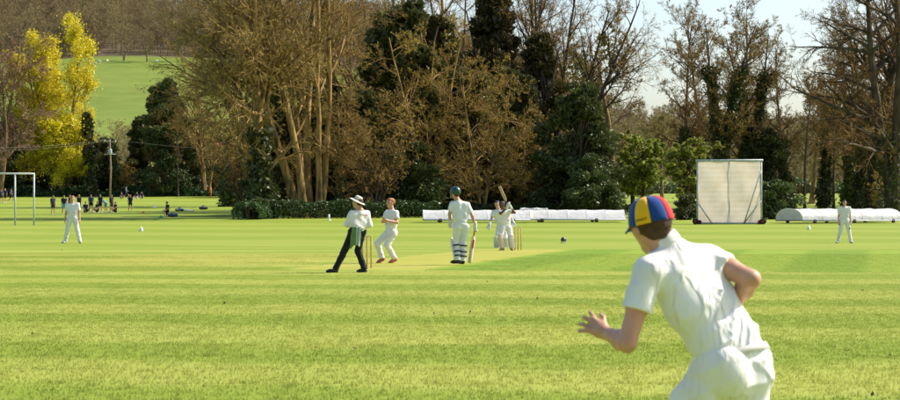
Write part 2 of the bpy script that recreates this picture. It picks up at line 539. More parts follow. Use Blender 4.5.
def leaf_faces(rng, pos, size, up=0.0, elong=1.6, dirs=None):
    """diamond leaves, one folded quad each"""
    n = len(pos)
    a = nrm(rng.normal(0, 1, (n, 3)) + np.array([0, 0, up])) if dirs is None else nrm(dirs + rng.normal(0, .5, (n, 3)))
    b = nrm(np.cross(a, rng.normal(0, 1, (n, 3))))
    s = (size * rng.uniform(.6, 1.3, n))[:, None]
    v = np.stack([pos - a*s*elong*.5, pos + b*s*.5, pos + a*s*elong*.5, pos - b*s*.5], 1).reshape(-1, 3)
    return v, np.arange(n*4).reshape(-1, 4)

def along(rng, pts, n):
    B, k, _ = pts.shape
    i = rng.integers(0, B, n); f = rng.random(n) * (k-1.001); j = f.astype(int); fr = (f-j)[:, None]
    return pts[i, j]*(1-fr) + pts[i, j+1]*fr

class Tree:
    def __init__(s): s.parts = {}
    def part(s, name, me): s.parts[name] = me

def ribbon_arrays(pts, rad):
    B, n, _ = pts.shape
    t = nrm(np.gradient(pts, axis=1))
    h = np.random.default_rng(B).normal(0, 1, (B, 1, 3))
    u = nrm(np.cross(t, np.broadcast_to(h, t.shape)))
    V = np.stack([pts - u*rad[..., None], pts + u*rad[..., None]], 2).reshape(-1, 3)
    b = (np.arange(B)[:, None]*n + np.arange(n-1)[None])*2
    return V, np.stack([b, b+1, b+3, b+2], -1).reshape(-1, 4)

def tubes_mesh(name, lv, m):
    mb = MB()
    for pts, rad, S in lv:
        v, q = tube_arrays(pts, rad, S) if S > 2 else ribbon_arrays(pts, rad); mb.add(v, q)
    me = mb.me(name); me.materials.append(m)
    return me

def bare_tree(seed, H=24, nst=1, spread=0.1, r0=0.4, n1=16, n2=9, n3=7, n4=6, a1=45, up1=0.05, up2=0.02, up3=0.0, up4=0.0,
              t0=0.25, ratio1=0.45, lean=(0, 0), bark=None, twig=None, limb=1.0, base=.25, bud=None, nbud=0, bsize=.12, ivy=0, ivy_top=0.6, wob=0.1, tw=0.011, ivysize=.24, tshrink=0.45, stem_frac=0.9, clus=1, cspread=.05):
    rng = np.random.default_rng(seed)
    T = Tree()
    P0, R0 = stems(rng, H*stem_frac, nst, spread, r0, lean=lean, base=base)
    P1, R1 = level(rng, P0, R0, n1, t0, 1.0, a1, ratio1, 8, up1, wob, 0.55, tshrink=tshrink)
    R1 = R1 * limb
    P2, R2 = level(rng, P1, R1, n2, 0.2, 1.0, 42, 0.5, 6, up2, wob*1.3, 0.6)
    P3, R3 = level(rng, P2, R2, n3, 0.15, 1.0, 40, 0.52, 3, up3, wob*1.6, 0.7, rmin=tw*0.9)
    P4, R4 = level(rng, P3, R3, n4, 0.1, 1.0, 38, 0.6, 3, up4, wob*1.8, 0.8, rmin=tw*0.8)
    T.part('trunk', tubes_mesh('trunk', [(P0, R0, 10), (P1, R1, 6), (P2, R2, 4)], bark or m_bark))
    T.part('crown', tubes_mesh('crown', [(P3, R3, 3), (P4, R4*1.15, 2)], twig or m_twig))
    if nbud:
        nc = nbud // clus
        p = np.repeat(np.vstack([along(rng, P4, nc*3//4), along(rng, P3, nc//4)]), clus, 0)
        p = p + rng.normal(0, cspread, p.shape)
        v, f = leaf_faces(rng, p, bsize)
        me = mesh('foliage', v, f, False); me.materials.append(bud or m_bud); T.part('foliage', me)
    if ivy:
        fr = np.linspace(0, 1, P0.shape[1]); k = max(2, int(ivy_top * P0.shape[1]))
        sub = P0[:, :k]; i = rng.integers(0, len(sub), ivy); f = rng.random(ivy)**0.9 * (k-1.001); j = f.astype(int); e = (f-j)[:, None]
        c = sub[i, j]*(1-e) + sub[i, j+1]*e
        rr = (R0[i, j] + 0.1 + np.abs(rng.normal(0, .28, ivy))) * (0.9 + 0.22*np.sin(f*2.1 + i))
        az = rng.uniform(0, 2*math.pi, ivy)
        p = c + np.stack([np.cos(az)*rr, np.sin(az)*rr, rng.normal(0, .15, ivy)], -1)
        v, f = leaf_faces(rng, p, ivysize)
        me = mesh('ivy', v, f, False); me.materials.append(m_ivy); T.part('ivy', me)
    return T

def clump_tree(seed, H=12, Rx=4, shape='cone', ncl=70, per=260, leaf=0.22, mleaf=None, bark=None, low=0.05, mix=None, clump=1.0, droop=-0.3, r0=.3):
    """dense evergreen: leaf sprays in many clumps over a limb skeleton"""
    rng = np.random.default_rng(seed)
    T = Tree()
    P0, R0 = stems(rng, H*.93, 1, 0.02, r0)
    zc = low + (1 - low) * rng.random(ncl) ** (1.25 if shape == 'cone' else 0.95)
    def prof(z):
        if shape == 'cone': return np.clip((1.02 - z), 0, 1)**0.72 * np.clip((z + .06)/.16, .5, 1)
        if shape == 'round': return np.sqrt(np.clip(1 - (2*z*0.98 - 0.9)**2, 0.02, 1))
        return np.clip((1.03 - z), 0, 1)**0.45 * np.clip((z+.1)/.25, .6, 1)
    az = rng.uniform(0, 2*math.pi, ncl)
    lump = 1 + .22*np.sin(az*3 + seed) + .15*np.sin(az*5 + zc*9)
    rr = Rx * prof(zc) * lump * rng.uniform(.55, 1.0, ncl)
    cc = np.stack([np.cos(az)*rr, np.sin(az)*rr, zc*H], -1)
    cc = np.vstack([cc, np.stack([rng.normal(0, .1, 6), rng.normal(0, .1, 6), np.linspace(.35, 0.97, 6)*H], -1)])
    cs = clump * rng.uniform(.6, 1.35, len(cc)) * (0.45 + .55*prof(np.clip(cc[:, 2]/H, 0, 1)))
    # limbs reaching to each clump
    j = np.clip((cc[:, 2]/H*.8 * (P0.shape[1]-1)).astype(int), 0, P0.shape[1]-1)
    st = P0[0, j]; mid = (st*0.45 + cc*.55) + np.array([0, 0, .05*H])*rng.random((len(cc), 1))
    LB = np.stack([st, mid, cc], 1); LR = np.stack([np.full(len(cc), .075), np.full(len(cc), .05), np.full(len(cc), .02)], 1)
    T.part('trunk', tubes_mesh('trunk', [(P0, R0, 8), (LB, LR, 4)], bark or m_bark_dark))
    k = np.repeat(np.arange(len(cc)), per)
    dv = nrm(rng.normal(0, 1, (len(k), 3)))
    rad = rng.random(len(k))**0.45
    p = cc[k] + dv * (cs[k]*rad)[:, None] * np.array([1.15, 1.15, .75])
    out = nrm(cc[k] - np.array([0, 0, .45*H])) * .8 + dv * .7 + np.array([0, 0, droop])
    v, f = leaf_faces(rng, p, leaf, elong=2.0, dirs=out)
    ok = (v.reshape(-1, 4, 3)[:, :, 2].min(1) > 0.02)
    v = v.reshape(-1, 4, 3)[ok].reshape(-1, 3); f = np.arange(len(v)).reshape(-1, 4)
    me = mesh('crown', v, f, False); me.materials.append(mleaf or m_yew); T.part('crown', me)
    return T

def plant(T, name, px, d, label, cat='tree', s=1.0, sz=None, rz=0.0, group=None, sx=1.0):
    loc = at(px, d, -0.05)
    e = empty(name, loc, label, cat, group, rz)
    e.scale = (s*sx, s*sx, sz or s)
    for k, me in T.parts.items():
        obj(k, me, None, e)
    return e
# ------------------------------------------------------------------ prototypes
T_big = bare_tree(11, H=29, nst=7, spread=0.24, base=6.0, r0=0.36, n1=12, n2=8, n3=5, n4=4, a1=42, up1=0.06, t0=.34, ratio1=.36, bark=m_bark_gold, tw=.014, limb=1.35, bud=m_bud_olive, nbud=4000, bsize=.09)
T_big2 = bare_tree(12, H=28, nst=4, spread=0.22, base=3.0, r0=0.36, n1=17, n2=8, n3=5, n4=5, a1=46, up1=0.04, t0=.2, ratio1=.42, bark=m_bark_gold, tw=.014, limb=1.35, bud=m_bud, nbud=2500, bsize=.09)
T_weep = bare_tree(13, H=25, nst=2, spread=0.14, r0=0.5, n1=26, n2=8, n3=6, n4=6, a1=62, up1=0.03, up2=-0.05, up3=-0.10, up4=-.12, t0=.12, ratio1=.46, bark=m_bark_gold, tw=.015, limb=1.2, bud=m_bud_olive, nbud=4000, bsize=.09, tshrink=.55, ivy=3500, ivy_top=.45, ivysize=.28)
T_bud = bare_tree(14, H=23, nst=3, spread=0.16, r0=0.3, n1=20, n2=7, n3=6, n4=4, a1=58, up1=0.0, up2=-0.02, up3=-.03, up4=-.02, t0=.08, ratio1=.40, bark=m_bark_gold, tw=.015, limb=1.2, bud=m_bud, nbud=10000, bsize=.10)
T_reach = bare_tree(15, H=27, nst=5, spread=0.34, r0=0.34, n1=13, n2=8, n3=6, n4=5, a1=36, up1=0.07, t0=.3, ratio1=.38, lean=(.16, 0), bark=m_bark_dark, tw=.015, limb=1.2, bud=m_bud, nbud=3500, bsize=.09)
T_spring = bare_tree(16, H=18, nst=1, spread=0.03, r0=0.42, n1=26, n2=8, n3=6, n4=5, a1=58, up1=0.03, t0=.28, ratio1=.34, tw=.017, bud=m_bud_olive, nbud=12000, bsize=.12)
T_tall = bare_tree(17, H=22, nst=2, spread=0.07, r0=0.30, n1=24, n2=8, n3=6, n4=7, a1=44, up1=0.05, t0=.25, ratio1=.26, bark=m_bark_dark, tw=.015, limb=1.2, ivy=9000, ivy_top=.85, ivysize=.19, bud=m_bud, nbud=2000, bsize=.08)
T_tall2 = bare_tree(18, H=21, nst=1, spread=0.05, r0=0.30, n1=34, n2=8, n3=7, n4=7, a1=48, up1=0.05, t0=.22, ratio1=.25, bark=m_bark, tw=.015, limb=1.2, ivy=2500, ivy_top=.55, bud=m_bud_olive, nbud=2500, bsize=.08)
T_right = bare_tree(19, H=27, nst=2, spread=0.12, r0=0.62, n1=18, n2=9, n3=7, n4=6, a1=58, up1=0.02, up2=0, up3=-.03, up4=-.03, t0=.2, ratio1=.44, bark=m_bark_dark, tw=.015, limb=1.2, ivy=1800, ivy_top=.45, bud=m_bud, nbud=3000, bsize=.09, ivysize=.2)
T_thin = bare_tree(20, H=15, nst=1, spread=0.03, r0=0.17, n1=20, n2=6, n3=5, n4=4, a1=50, up1=0.04, t0=.3, ratio1=.2, bark=m_bark_dark, tw=.017)
T_pink = bare_tree(21, H=25, nst=3, spread=0.2, r0=0.42, n1=18, n2=8, n3=7, n4=5, a1=48, up1=0.03, t0=.2, ratio1=.40, twig=m_twig_pink, tw=.032)
T_yel = bare_tree(22, H=26, nst=4, spread=0.19, r0=0.34, n1=18, n2=7, n3=5, n4=3, a1=46, up1=0.05, t0=.15, ratio1=.34, bud=m_yellow, nbud=46000, bsize=.21, clus=7, cspread=.42, bark=m_bark, tw=.017, ivy=1400, ivy_top=.45)
T_ivypole = bare_tree(23, H=14, nst=1, spread=0.02, r0=0.22, n1=22, n2=5, n3=4, n4=3, a1=50, up1=0.06, t0=.2, ratio1=.18, ivy=5200, ivy_top=.98, ivysize=.34, tw=.014)
T_yew = clump_tree(31, H=20, Rx=5.8, shape='cone', ncl=120, per=250, leaf=.26, mleaf=m_yew_brown, clump=1.25)
T_yew2 = clump_tree(32, H=13, Rx=4.6, shape='dome', ncl=95, per=260, leaf=.24, mleaf=m_yew, clump=1.15)
T_ever = clump_tree(33, H=16, Rx=4.3, shape='dome', ncl=110, per=250, leaf=.28, mleaf=m_yew, clump=1.1, low=.0)
T_holly = clump_tree(34, H=7, Rx=3.2, shape='round', ncl=60, per=240, leaf=.20, mleaf=m_holly, clump=.95, low=.0)
T_shrub = clump_tree(35, H=4, Rx=2.4, shape='round', ncl=42, per=220, leaf=.16, mleaf=m_holly, clump=.7, low=.0, r0=.1)
T_green = bare_tree(36, H=7, nst=2, spread=.12, r0=.14, n1=16, n2=6, n3=5, n4=3, a1=55, up1=.02, t0=.2, ratio1=.42, bark=m_bark_dark, bud=m_spring, nbud=12000, bsize=.15, tw=.010)
T_brush = bare_tree(37, H=5, nst=6, spread=.35, r0=.06, n1=8, n2=5, n3=4, n4=3, a1=42, up1=.02, t0=.1, ratio1=.45, bud=m_bud, nbud=2500, bsize=.10, tw=.017)

T_thick = bare_tree(38, H=9, nst=8, spread=.5, r0=.10, n1=10, n2=6, n3=5, n4=4, a1=46, up1=.02, up3=-.02, t0=.1, ratio1=.42, bark=m_bark_dark, bud=m_bud, nbud=2500, bsize=.09, tw=.014)

# ------------------------------------------------------------------ the trees, each where it stands
TR = [
 # left edge and far-left row
 (T_pink, 'bare_tree', 0, 290, 'bare reddish-brown tree at the edge of the yellow flowering tree', .96, 0.4),
 (T_pink, 'bare_tree', -30, 300, 'bare reddish-brown tree cut off by the left picture edge', 1.08, 2.2),
 (T_yel, 'flowering_tree', 59, 300, 'tall tree covered in bright yellow blossom', 1.0, 1.0),
 (T_yel, 'flowering_tree', 66, 297, 'low yellow blossoming tree below the tall yellow one', .52, 2.5),
 (T_ivypole, 'ivy_clad_tree', 92, 296, 'slim dark ivy-clad tree standing against the green pasture', 1.06, 0.0),
 (T_ivypole, 'ivy_clad_tree', 117, 300, 'short ivy-clad tree just behind the utility pole', .72, 1.7),
 (T_ever, 'evergreen_tree', 165, 298, 'dark pointed evergreen tree below the green pasture', 1.02, .5),
 (T_ever, 'evergreen_tree', 142, 306, 'smaller dark evergreen left of the pointed one', .72, 2.5),
 (T_ever, 'evergreen_tree', 14, 318, 'dark evergreen under the reddish-brown bare tree', .78, 1.5),
 (T_thin, 'bare_tree', 178, 294, 'thin bare tree in front of the dark pointed evergreen', .95, 1.0),
 (T_thin, 'bare_tree', 150, 296, 'thin dark-stemmed tree beside the kneeling player', .85, 3.0),
 (T_big2, 'bare_tree', 206, 300, 'brown bare tree above the orange corner post', .80, 1.9),
 (T_weep, 'bare_tree', 232, 232, 'wide bare tree with brown branches drooping over the field', 1.12, 0.3),
 (T_weep, 'bare_tree', 262, 166, 'drooping bare tree beside the end of the clipped hedge', 1.0, 2.4),
 # centre
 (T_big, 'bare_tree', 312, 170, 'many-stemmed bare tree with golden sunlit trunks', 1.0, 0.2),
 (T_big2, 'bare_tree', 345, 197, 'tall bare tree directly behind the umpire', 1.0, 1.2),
 (T_yew2, 'evergreen_tree', 270, 174, 'dark evergreen at the left end of the clipped hedge', .5, 1.1),
 (T_ever, 'evergreen_tree', 290, 179, 'dark evergreen behind the left part of the hedge', .78, 2.1),
 (T_yew2, 'evergreen_tree', 330, 180, 'low dark evergreen at the foot of the golden trunks', .85, 2.0),
 (T_yew2, 'evergreen_tree', 362, 180, 'low dark evergreen behind the bowler', .8, 4.0),
 (T_ever, 'evergreen_tree', 402, 184, 'tall dark evergreen above the gap between bowler and batsman', 1.15, 1.4),
 (T_bud, 'budding_tree', 426, 180, 'budding golden-brown tree above the near batsman', .82, .7),
 (T_yew2, 'evergreen_tree', 472, 184, 'dark evergreen in front of the conical yew', .95, 2.9),
 (T_bud, 'budding_tree', 482, 178, 'budding golden-brown tree over the gap between the two batsmen', .66, 2.9),
 (T_ever, 'evergreen_tree', 512, 186, 'dark evergreen just behind the far batsman', .8, 4.0),
 (T_yew, 'yew_tree', 494, 200, 'tall dark conical yew above the far batsman', 1.06, .2),
 (T_yew, 'yew_tree', 440, 186, 'broad dark yew rising behind the near batsman helmet', .88, .4),
 (T_bud, 'budding_tree', 520, 184, 'low budding tree above the raised cricket bat', .5, 4.4),
 (T_yew, 'yew_tree', 540, 190, 'broad dark yew above the long white covers', .82, 3.1),
 (T_thick, 'thicket_tree', 376, 172, 'low twiggy many-stemmed tree above the bowler', 1.05, .9),
 (T_thick, 'thicket_tree', 276, 176, 'low twiggy many-stemmed tree over the left part of the hedge', 1.1, 4.2),
 (T_weep, 'bare_tree', 340, 172, 'low bare tree with twigs spreading over the umpire hat', .45, 5.0),
 (T_thick, 'thicket_tree', 244, 200, 'low twiggy many-stemmed tree left of the hedge end', 1.1, 3.4),
 (T_yew2, 'evergreen_tree', 578, 180, 'dark rounded evergreen at the right end of the dark belt', .86, 5.2),
 (T_big2, 'bare_tree', 452, 212, 'tall bare tree topping the yews at the centre', 1.08, .3),
 (T_reach, 'bare_tree', 546, 198, 'bare tree with long limbs reaching up toward the open sky', 1.0, 0.0),
 (T_big2, 'bare_tree', 520, 215, 'tall bare tree rising behind the conical yew', .95, 5.1),
 (T_big2, 'bare_tree', 398, 214, 'tall bare tree rising behind the dark evergreens at centre', 1.0, 2.6),
 (T_spring, 'budding_tree', 614, 208, 'single-trunked budding tree left of the striped cap', 1.0, .9),
 (T_spring, 'budding_tree', 590, 226, 'budding tree behind the dark rounded evergreen', .9, 2.2),
 (T_green, 'leafy_tree', 645, 186, 'small round tree in fresh green leaf above the striped cap', 1.05, .6),
 (T_green, 'leafy_tree', 682, 172, 'small leaning green tree at the left side of the sight screen', .95, 2.8),
 (T_green, 'leafy_tree', 632, 200, 'small green tree beside the single budding trunk', .85, 4.1),
 # right
 (T_tall2, 'bare_tree', 690, 214, 'slender bare tree at the left of the tall group', 1.0, .3),
 (T_tall, 'ivy_clad_tree', 721, 205, 'tall ivy-clad tree rising behind the middle of the sight screen', 1.04, .5),
 (T_tall, 'ivy_clad_tree', 752, 207, 'tall ivy-clad tree rising behind the right side of the sight screen', 1.0, 3.3),
 (T_tall2, 'bare_tree', 706, 220, 'tall bare tree behind the left side of the sight screen', 1.05, 2.0),
 (T_tall2, 'bare_tree', 737, 224, 'tall bare tree between the two ivy-clad ones', 1.08, 4.0),
 (T_tall2, 'bare_tree', 788, 212, 'bare tree with a lit trunk right of the sight screen', .86, 1.2),
 (T_thin, 'bare_tree', 805, 203, 'thin dark bare trunk above the left end of the domed cover', 1.02, 2.0),
 (T_thin, 'bare_tree', 834, 210, 'thin tree directly behind the distant right fielder', .95, .6),
 (T_right, 'bare_tree', 872, 212, 'big bare tree with arching limbs over the domed cover', .92, 2.75),
 (T_right, 'bare_tree', 893, 200, 'thick ivy-footed trunk at the right edge of the picture', 1.0, .8),
 (T_weep, 'bare_tree', 850, 236, 'brown drooping bare tree filling in behind the big right trees', .84, 1.6),
 (T_yew2, 'evergreen_tree', 769, 206, 'dark low evergreen touching the right side of the sight screen', .62, .9),
 (T_spring, 'budding_tree', 812, 250, 'budding tree far behind the domed cover', .84, 4.4),
 (T_spring, 'budding_tree', 760, 262, 'budding tree far behind the tall ivy-clad pair', .88, 1.4),
 (T_spring, 'budding_tree', 662, 268, 'budding tree far behind the small green trees', .62, 3.2),
 (T_tall2, 'bare_tree', 824, 224, 'tall bare tree behind the thin trunk beside the domed cover', 1.0, 5.2),
 (T_tall2, 'bare_tree', 858, 220, 'tall bare tree left of the big arching one', 1.08, 3.1),
 (T_big2, 'bare_tree', 908, 216, 'bare tree crossing the right picture edge behind the thick trunk', .85, 1.9),
 (T_big2, 'bare_tree', 935, 226, 'bare tree mostly beyond the right picture edge', .9, .5),
]
for T, nm, px, d, lab, s, rz in TR:
    plant(T, nm, px, d, lab, s=s, rz=rz, sx=.96 if T is T_yel else 1.35 if T is T_green else 1.0)

SH = [
 (T_holly, 'shrub', 2, 304, 'dark bush behind the three far-off players', .95),
 (T_holly, 'shrub', 34, 308, 'dark bush behind the tall goal post', 1.05),
 (T_brush, 'shrub', 60, 302, 'brown twiggy bush behind the lone standing player', 1.2),
 (T_holly, 'shrub', 76, 306, 'dark bush behind the left fielder', 1.1),
 (T_holly, 'shrub', 104, 308, 'dark bush at the foot of the utility pole', 1.15),
 (T_brush, 'shrub', 128, 300, 'brown bush behind the leaping player', 1.1),
 (T_holly, 'shrub', 188, 306, 'dark bush beneath the thin bare tree', 1.1),
 (T_brush, 'shrub', 158, 299, 'brown bush beneath the pointed evergreen', .9),
 (T_brush, 'shrub', 222, 298, 'brown bush just right of the orange corner post', 1.1),
 (T_holly, 'shrub', 240, 290, 'dark bush where the far field meets the trees', 1.0),
 (T_holly, 'shrub', 216, 312, 'dark bush behind the orange corner post', 1.2),
 (T_holly, 'shrub', 285, 186, 'dark bush behind the left part of the hedge', .85),
 (T_holly, 'shrub', 338, 181, 'dark bush behind the hedge beside the umpire hat', .8),
 (T_holly, 'shrub', 384, 178, 'dark bush behind the hedge beside the bowler', .9),
 (T_holly, 'shrub', 415, 176, 'dark bush at the left end of the long white cover', .85),
 (T_holly, 'shrub', 470, 190, 'dark bush between the two batsmen', .75),
 (T_holly, 'shrub', 505, 192, 'dark bush behind the far batsman', .75),
 (T_holly, 'shrub', 558, 184, 'dark bush above the middle of the long white cover', .75),
 (T_holly, 'shrub', 592, 176, 'dark bush above the right part of the long white cover', .72),
 (T_shrub, 'shrub', 688, 160, 'low bush beside the left wheel of the sight screen', .5),
 (T_shrub, 'shrub', 772, 163, 'low bush beside the right wheel of the sight screen', .75),
 (T_shrub, 'shrub', 259, 163, 'rounded lighter bush standing alone at the hedge end', .42),
 (T_brush, 'shrub', 880, 205, 'twiggy bush at the foot of the thick right trunk', .8),
 (T_brush, 'shrub', 795, 214, 'twiggy bush left of the domed cover', .7),
]
for i, (T, nm, px, d, lab, s) in enumerate(SH):
    plant(T, nm, px, d, lab, 'bush', s=s, rz=i*1.3)

# the clipped hedge
def hedge(name, pxa, pxb, d, h, depth, label, seed):
    r = np.random.default_rng(seed)
    a = at(pxa, d); b = at(pxb, d + 6)
    L = (b - a).length; n = int(L * 620)
    e = empty(name, a, label, 'hedge', rz=math.atan2(b.y-a.y, b.x-a.x))
    u = r.random(n) * L
    hh = h * (1 + .07*np.sin(u*1.3) + .05*np.sin(u*3.1 + 1) + .04*np.sin(u*7.7))
    th = r.uniform(0, math.pi, n)
    bulge = 1 + .12*np.sin(u*2.1 + th*2)
    y = np.sign(np.cos(th)) * np.abs(np.cos(th))**.55 * depth/2 * bulge; z = np.abs(np.sin(th))**.5 * hh
    p = np.stack([u, y, z], -1) * 1.0; p[:, 1:] *= (0.8 + .24*r.random((n, 1)))
    v, f = leaf_faces(r, p, .13, elong=1.6)
    me = mesh('foliage', v, f, False); obj('foliage', me, m_hedge, e)
    mb = MB()
    for k in np.arange(0.2, L, .45):
        k = k + r.normal(0, .06)
        mb.tube([(k, 0, -.05), (k + r.normal(0, .12), r.normal(0, .15), h*.5), (k + r.normal(0, .2), r.normal(0, .25), h*.88)], [.045, .03, .012], 5)
    core = mb.me('stems'); obj('stems', core, m_bark_dark, e)
hedge('hedge', 270, 436, 164, 1.35, 1.9, 'long dark clipped hedge behind the umpire and bowler', 3)
hedge('hedge', 246, 268, 160, 1.25, 2.2, 'short separate end of dark hedge in the field corner', 4)
hedge('hedge', 430, 630, 176, 1.0, 1.6, 'low dark hedge behind the long white cover', 5)

# ground cover along the edge of the woods
r = np.random.default_rng(9)
n = 16000
px = r.uniform(-60, 262, n); d = 296 + np.abs(r.normal(0, 8, n))
X = (px-450)*d/FPX
p = np.stack([X, d, zg(X, d) + r.random(n)**1.6 * (1.0 + .5*np.sin(X*.8))], -1)
v, f = leaf_faces(r, p, .40)
o = obj('undergrowth', mesh('undergrowth', v, f, False), m_hedge); setp(o, 'dark leafy undergrowth along the foot of the far wood', 'undergrowth', kind='stuff')
n = 14000
px = r.uniform(560, 960, n); d = 322 + np.abs(r.normal(0, 10, n))
X = (px-450)*d/FPX
p = np.stack([X, d, zg(X, d) + r.random(n)**1.4 * (1.7 + .7*np.sin(X*.5))], -1)
v, f = leaf_faces(r, p, .42)
o = obj('undergrowth', mesh('undergrowth', v, f, False), m_holly); setp(o, 'dark scrub along the far side of the sunlit meadow', 'undergrowth', kind='stuff')

# ------------------------------------------------------------------ far woods on the hill
far = []
for i, (H, a1, tw_) in enumerate(((17, 46, .045), (19, 38, .045), (15, 55, .045))):
    T = bare_tree(50+i, H=H, nst=1, spread=.05, r0=.20, n1=17, n2=7, n3=6, n4=3, a1=a1, up1=.04, t0=.10, ratio1=.46, tw=tw_*1.3, bark=m_bark_far, twig=m_twig_far)
    mb = MB(); 
    vs = []; fs = []; n0 = 0; mi = []
    for k, me in T.parts.items():
        co = np.empty(len(me.vertices)*3, np.float32); me.vertices.foreach_get('co', co); co = co.reshape(-1, 3)
        lv = np.empty(len(me.loops), np.int32); me.loops.foreach_get('vertex_index', lv)
        vs.append(co); fs.append(lv.reshape(-1, 4) + n0); n0 += len(co); mi += [0 if k == 'trunk' else 1] * (len(lv)//4)
    me = mesh('far_tree', np.vstack(vs), np.vstack(fs))
    me.materials.append(m_bark_far); me.materials.append(m_twig_far)
    me.polygons.foreach_set('material_index', np.array(mi, np.int32))
    far.append(bpy.data.objects.new('far_tree', me))
r = np.random.default_rng(61)
P = []; S = []
def scatter(n, pxr, dr, smin, smax, keep=lambda px, d, x: True):
    for _ in range(n):
        d = r.uniform(*dr); px = r.uniform(*pxr); x = (px-450)*d/FPX
        if not keep(px, d, x): continue
        s = r.uniform(smin, smax)
        P.append((x, d, float(zg(x, d)) - .2)); S.append((s, s, s))
scatter(2600, (-120, 560), (925, 1500), .8, 1.25, lambda px, d, x: d + x*.10 > 930)
scatter(1500, (520, 1050), (370, 1250), .55, .85)
scatter(110, (-60, 330), (345, 470), .35, .62)
scatter(120, (330, 560), (400, 640), .5, .8)
instancer('far_wood', P, r.uniform(0, 6.28, len(P)), S, far, 'brown leafless wood covering the distant ridge')
T_far = bare_tree(70, H=17, nst=2, spread=.2, r0=.4, n1=16, n2=7, n3=6, n4=4, a1=50, up1=.03, t0=.15, ratio1=.45, tw=.04, bark=m_bark_far, twig=m_twig_far)
for px, d, s, lab in ((124, 905, 1.0, 'broad bare tree at the top edge of the pasture, nearer the yellow tree'), (147, 900, .9, 'broad bare tree at the top edge of the pasture, farther from the yellow tree'), (182, 905, .75, 'small bare tree at the top right corner of the pasture')):
    plant(T_far, 'bare_tree', px, d, lab, s=s, rz=px)
# sheep
m_wool = plain('wool', (0.62, 0.58, 0.48), .95, .15, 6)
for i, (px, d, lab, rz) in enumerate(((90, 893, 'pale sheep grazing nearest the yellow tree on the hill', .3), (95, 884, 'pale sheep lowest of the flock on the pasture', 2.8), (99, 890, 'pale sheep in the middle of the flock', .1), (107, 894, 'pale sheep farthest from the yellow tree, upper pasture', 1.0), (156, 896, 'pale sheep alone at the right of the pasture top', 0.2))):
    e = empty('sheep', at(px, d), lab, 'sheep', 'sheep on the hill pasture', rz); e.scale = (1.35, 1.35, 1.35)
    mb = MB().ball((0, 0, .68), (.55, .28, .30), 12, 8).ball((.18, 0, .74), (.36, .26, .27), 10, 6)
    mb.ball((.66, 0, .66), (.17, .10, .13), 8, 6)
    for sx, sy in ((.33, .13), (.33, -.13), (-.33, .13), (-.33, -.13)): mb.tube([(sx, sy, .5), (sx, sy, 0)], [.06, .04], 6)
    obj('body', mb.me('body'), m_wool, e)
# ------------------------------------------------------------------ bodies: smooth unions of tapered limbs, meshed as one surface
class Sdf:
    def __init__(s): s.ops = []
    def cone(s, a, b, ra, rb, k=0.03, flat=None, clip=False, clip0=False, sub=False):
        s.ops.append((np.asarray(a, float), np.asarray(b, float), ra, rb, k, flat, clip, clip0, sub)); return s
    def ball(s, c, r, k=0.02, flat=None, sub=False):
        c = np.asarray(c, float); return s.cone(c, c + np.array([0, 0, 1e-4]), r, r, k, flat, sub=sub)
    def me(s, name, h, disp=None, cut=None, smooth=0):
        pad = 3*h + 0.03
        lo = np.min([np.minimum(o[0] - o[2]*1.6, o[1] - o[3]*1.6) for o in s.ops if not o[8]], 0) - pad
        hi = np.max([np.maximum(o[0] + o[2]*1.6, o[1] + o[3]*1.6) for o in s.ops if not o[8]], 0) + pad
        n = np.ceil((hi - lo)/h).astype(int) + 1
        D = np.full(n, 0.5, np.float32)
        ax = [lo[i] + np.arange(n[i])*h for i in range(3)]
        for a, b, ra, rb, k, flat, clip, clip0, sub in s.ops:
            rm = max(ra, rb)*1.6 + k + 3*h
            i0 = np.clip(np.floor((np.minimum(a, b) - rm - lo)/h).astype(int), 0, n-1)
            i1 = np.clip(np.ceil((np.maximum(a, b) + rm - lo)/h).astype(int) + 1, 1, n)
            sl = tuple(slice(p, q) for p, q in zip(i0, i1))
            X = ax[0][sl[0]][:, None, None]; Y = ax[1][sl[1]][None, :, None]; Z = ax[2][sl[2]][None, None, :]
            ba = b - a; l2 = float(ba @ ba)
            px, py, pz = X - a[0], Y - a[1], Z - a[2]
            tt = (px*ba[0] + py*ba[1] + pz*ba[2]) / l2
            t = np.clip(tt, 0, 1)
            dx, dy, dz = px - ba[0]*t, py - ba[1]*t, pz - ba[2]*t
            q2 = dx*dx + dy*dy + dz*dz
            if flat is not None:
                axv, fac = flat
                e = dx*axv[0] + dy*axv[1] + dz*axv[2]
                q2 = q2 + (fac*fac - 1)*e*e
            d = np.sqrt(np.maximum(q2, 0)) - (ra + (rb - ra)*t)
            L = math.sqrt(l2)
            if clip: d = np.maximum(d, (tt - 1)*L)
            if clip0: d = np.maximum(d, -tt*L)
            c = D[sl]
            if sub:
                hh = np.clip(.5 - .5*(c + d)/k, 0, 1); D[sl] = c*(1-hh) - d*hh + k*hh*(1-hh)
            else:
                hh = np.clip(.5 + .5*(d - c)/k, 0, 1); D[sl] = d*(1-hh) + c*hh - k*hh*(1-hh)
        if disp is not None or cut is not None:
            X, Y, Z = np.meshgrid(*ax, indexing='ij')
            if disp is not None: D = D + disp(X, Y, Z).astype(np.float32)
            if cut is not None: D = np.maximum(D, cut(X, Y, Z).astype(np.float32))
        return nets(name, D, lo, h)

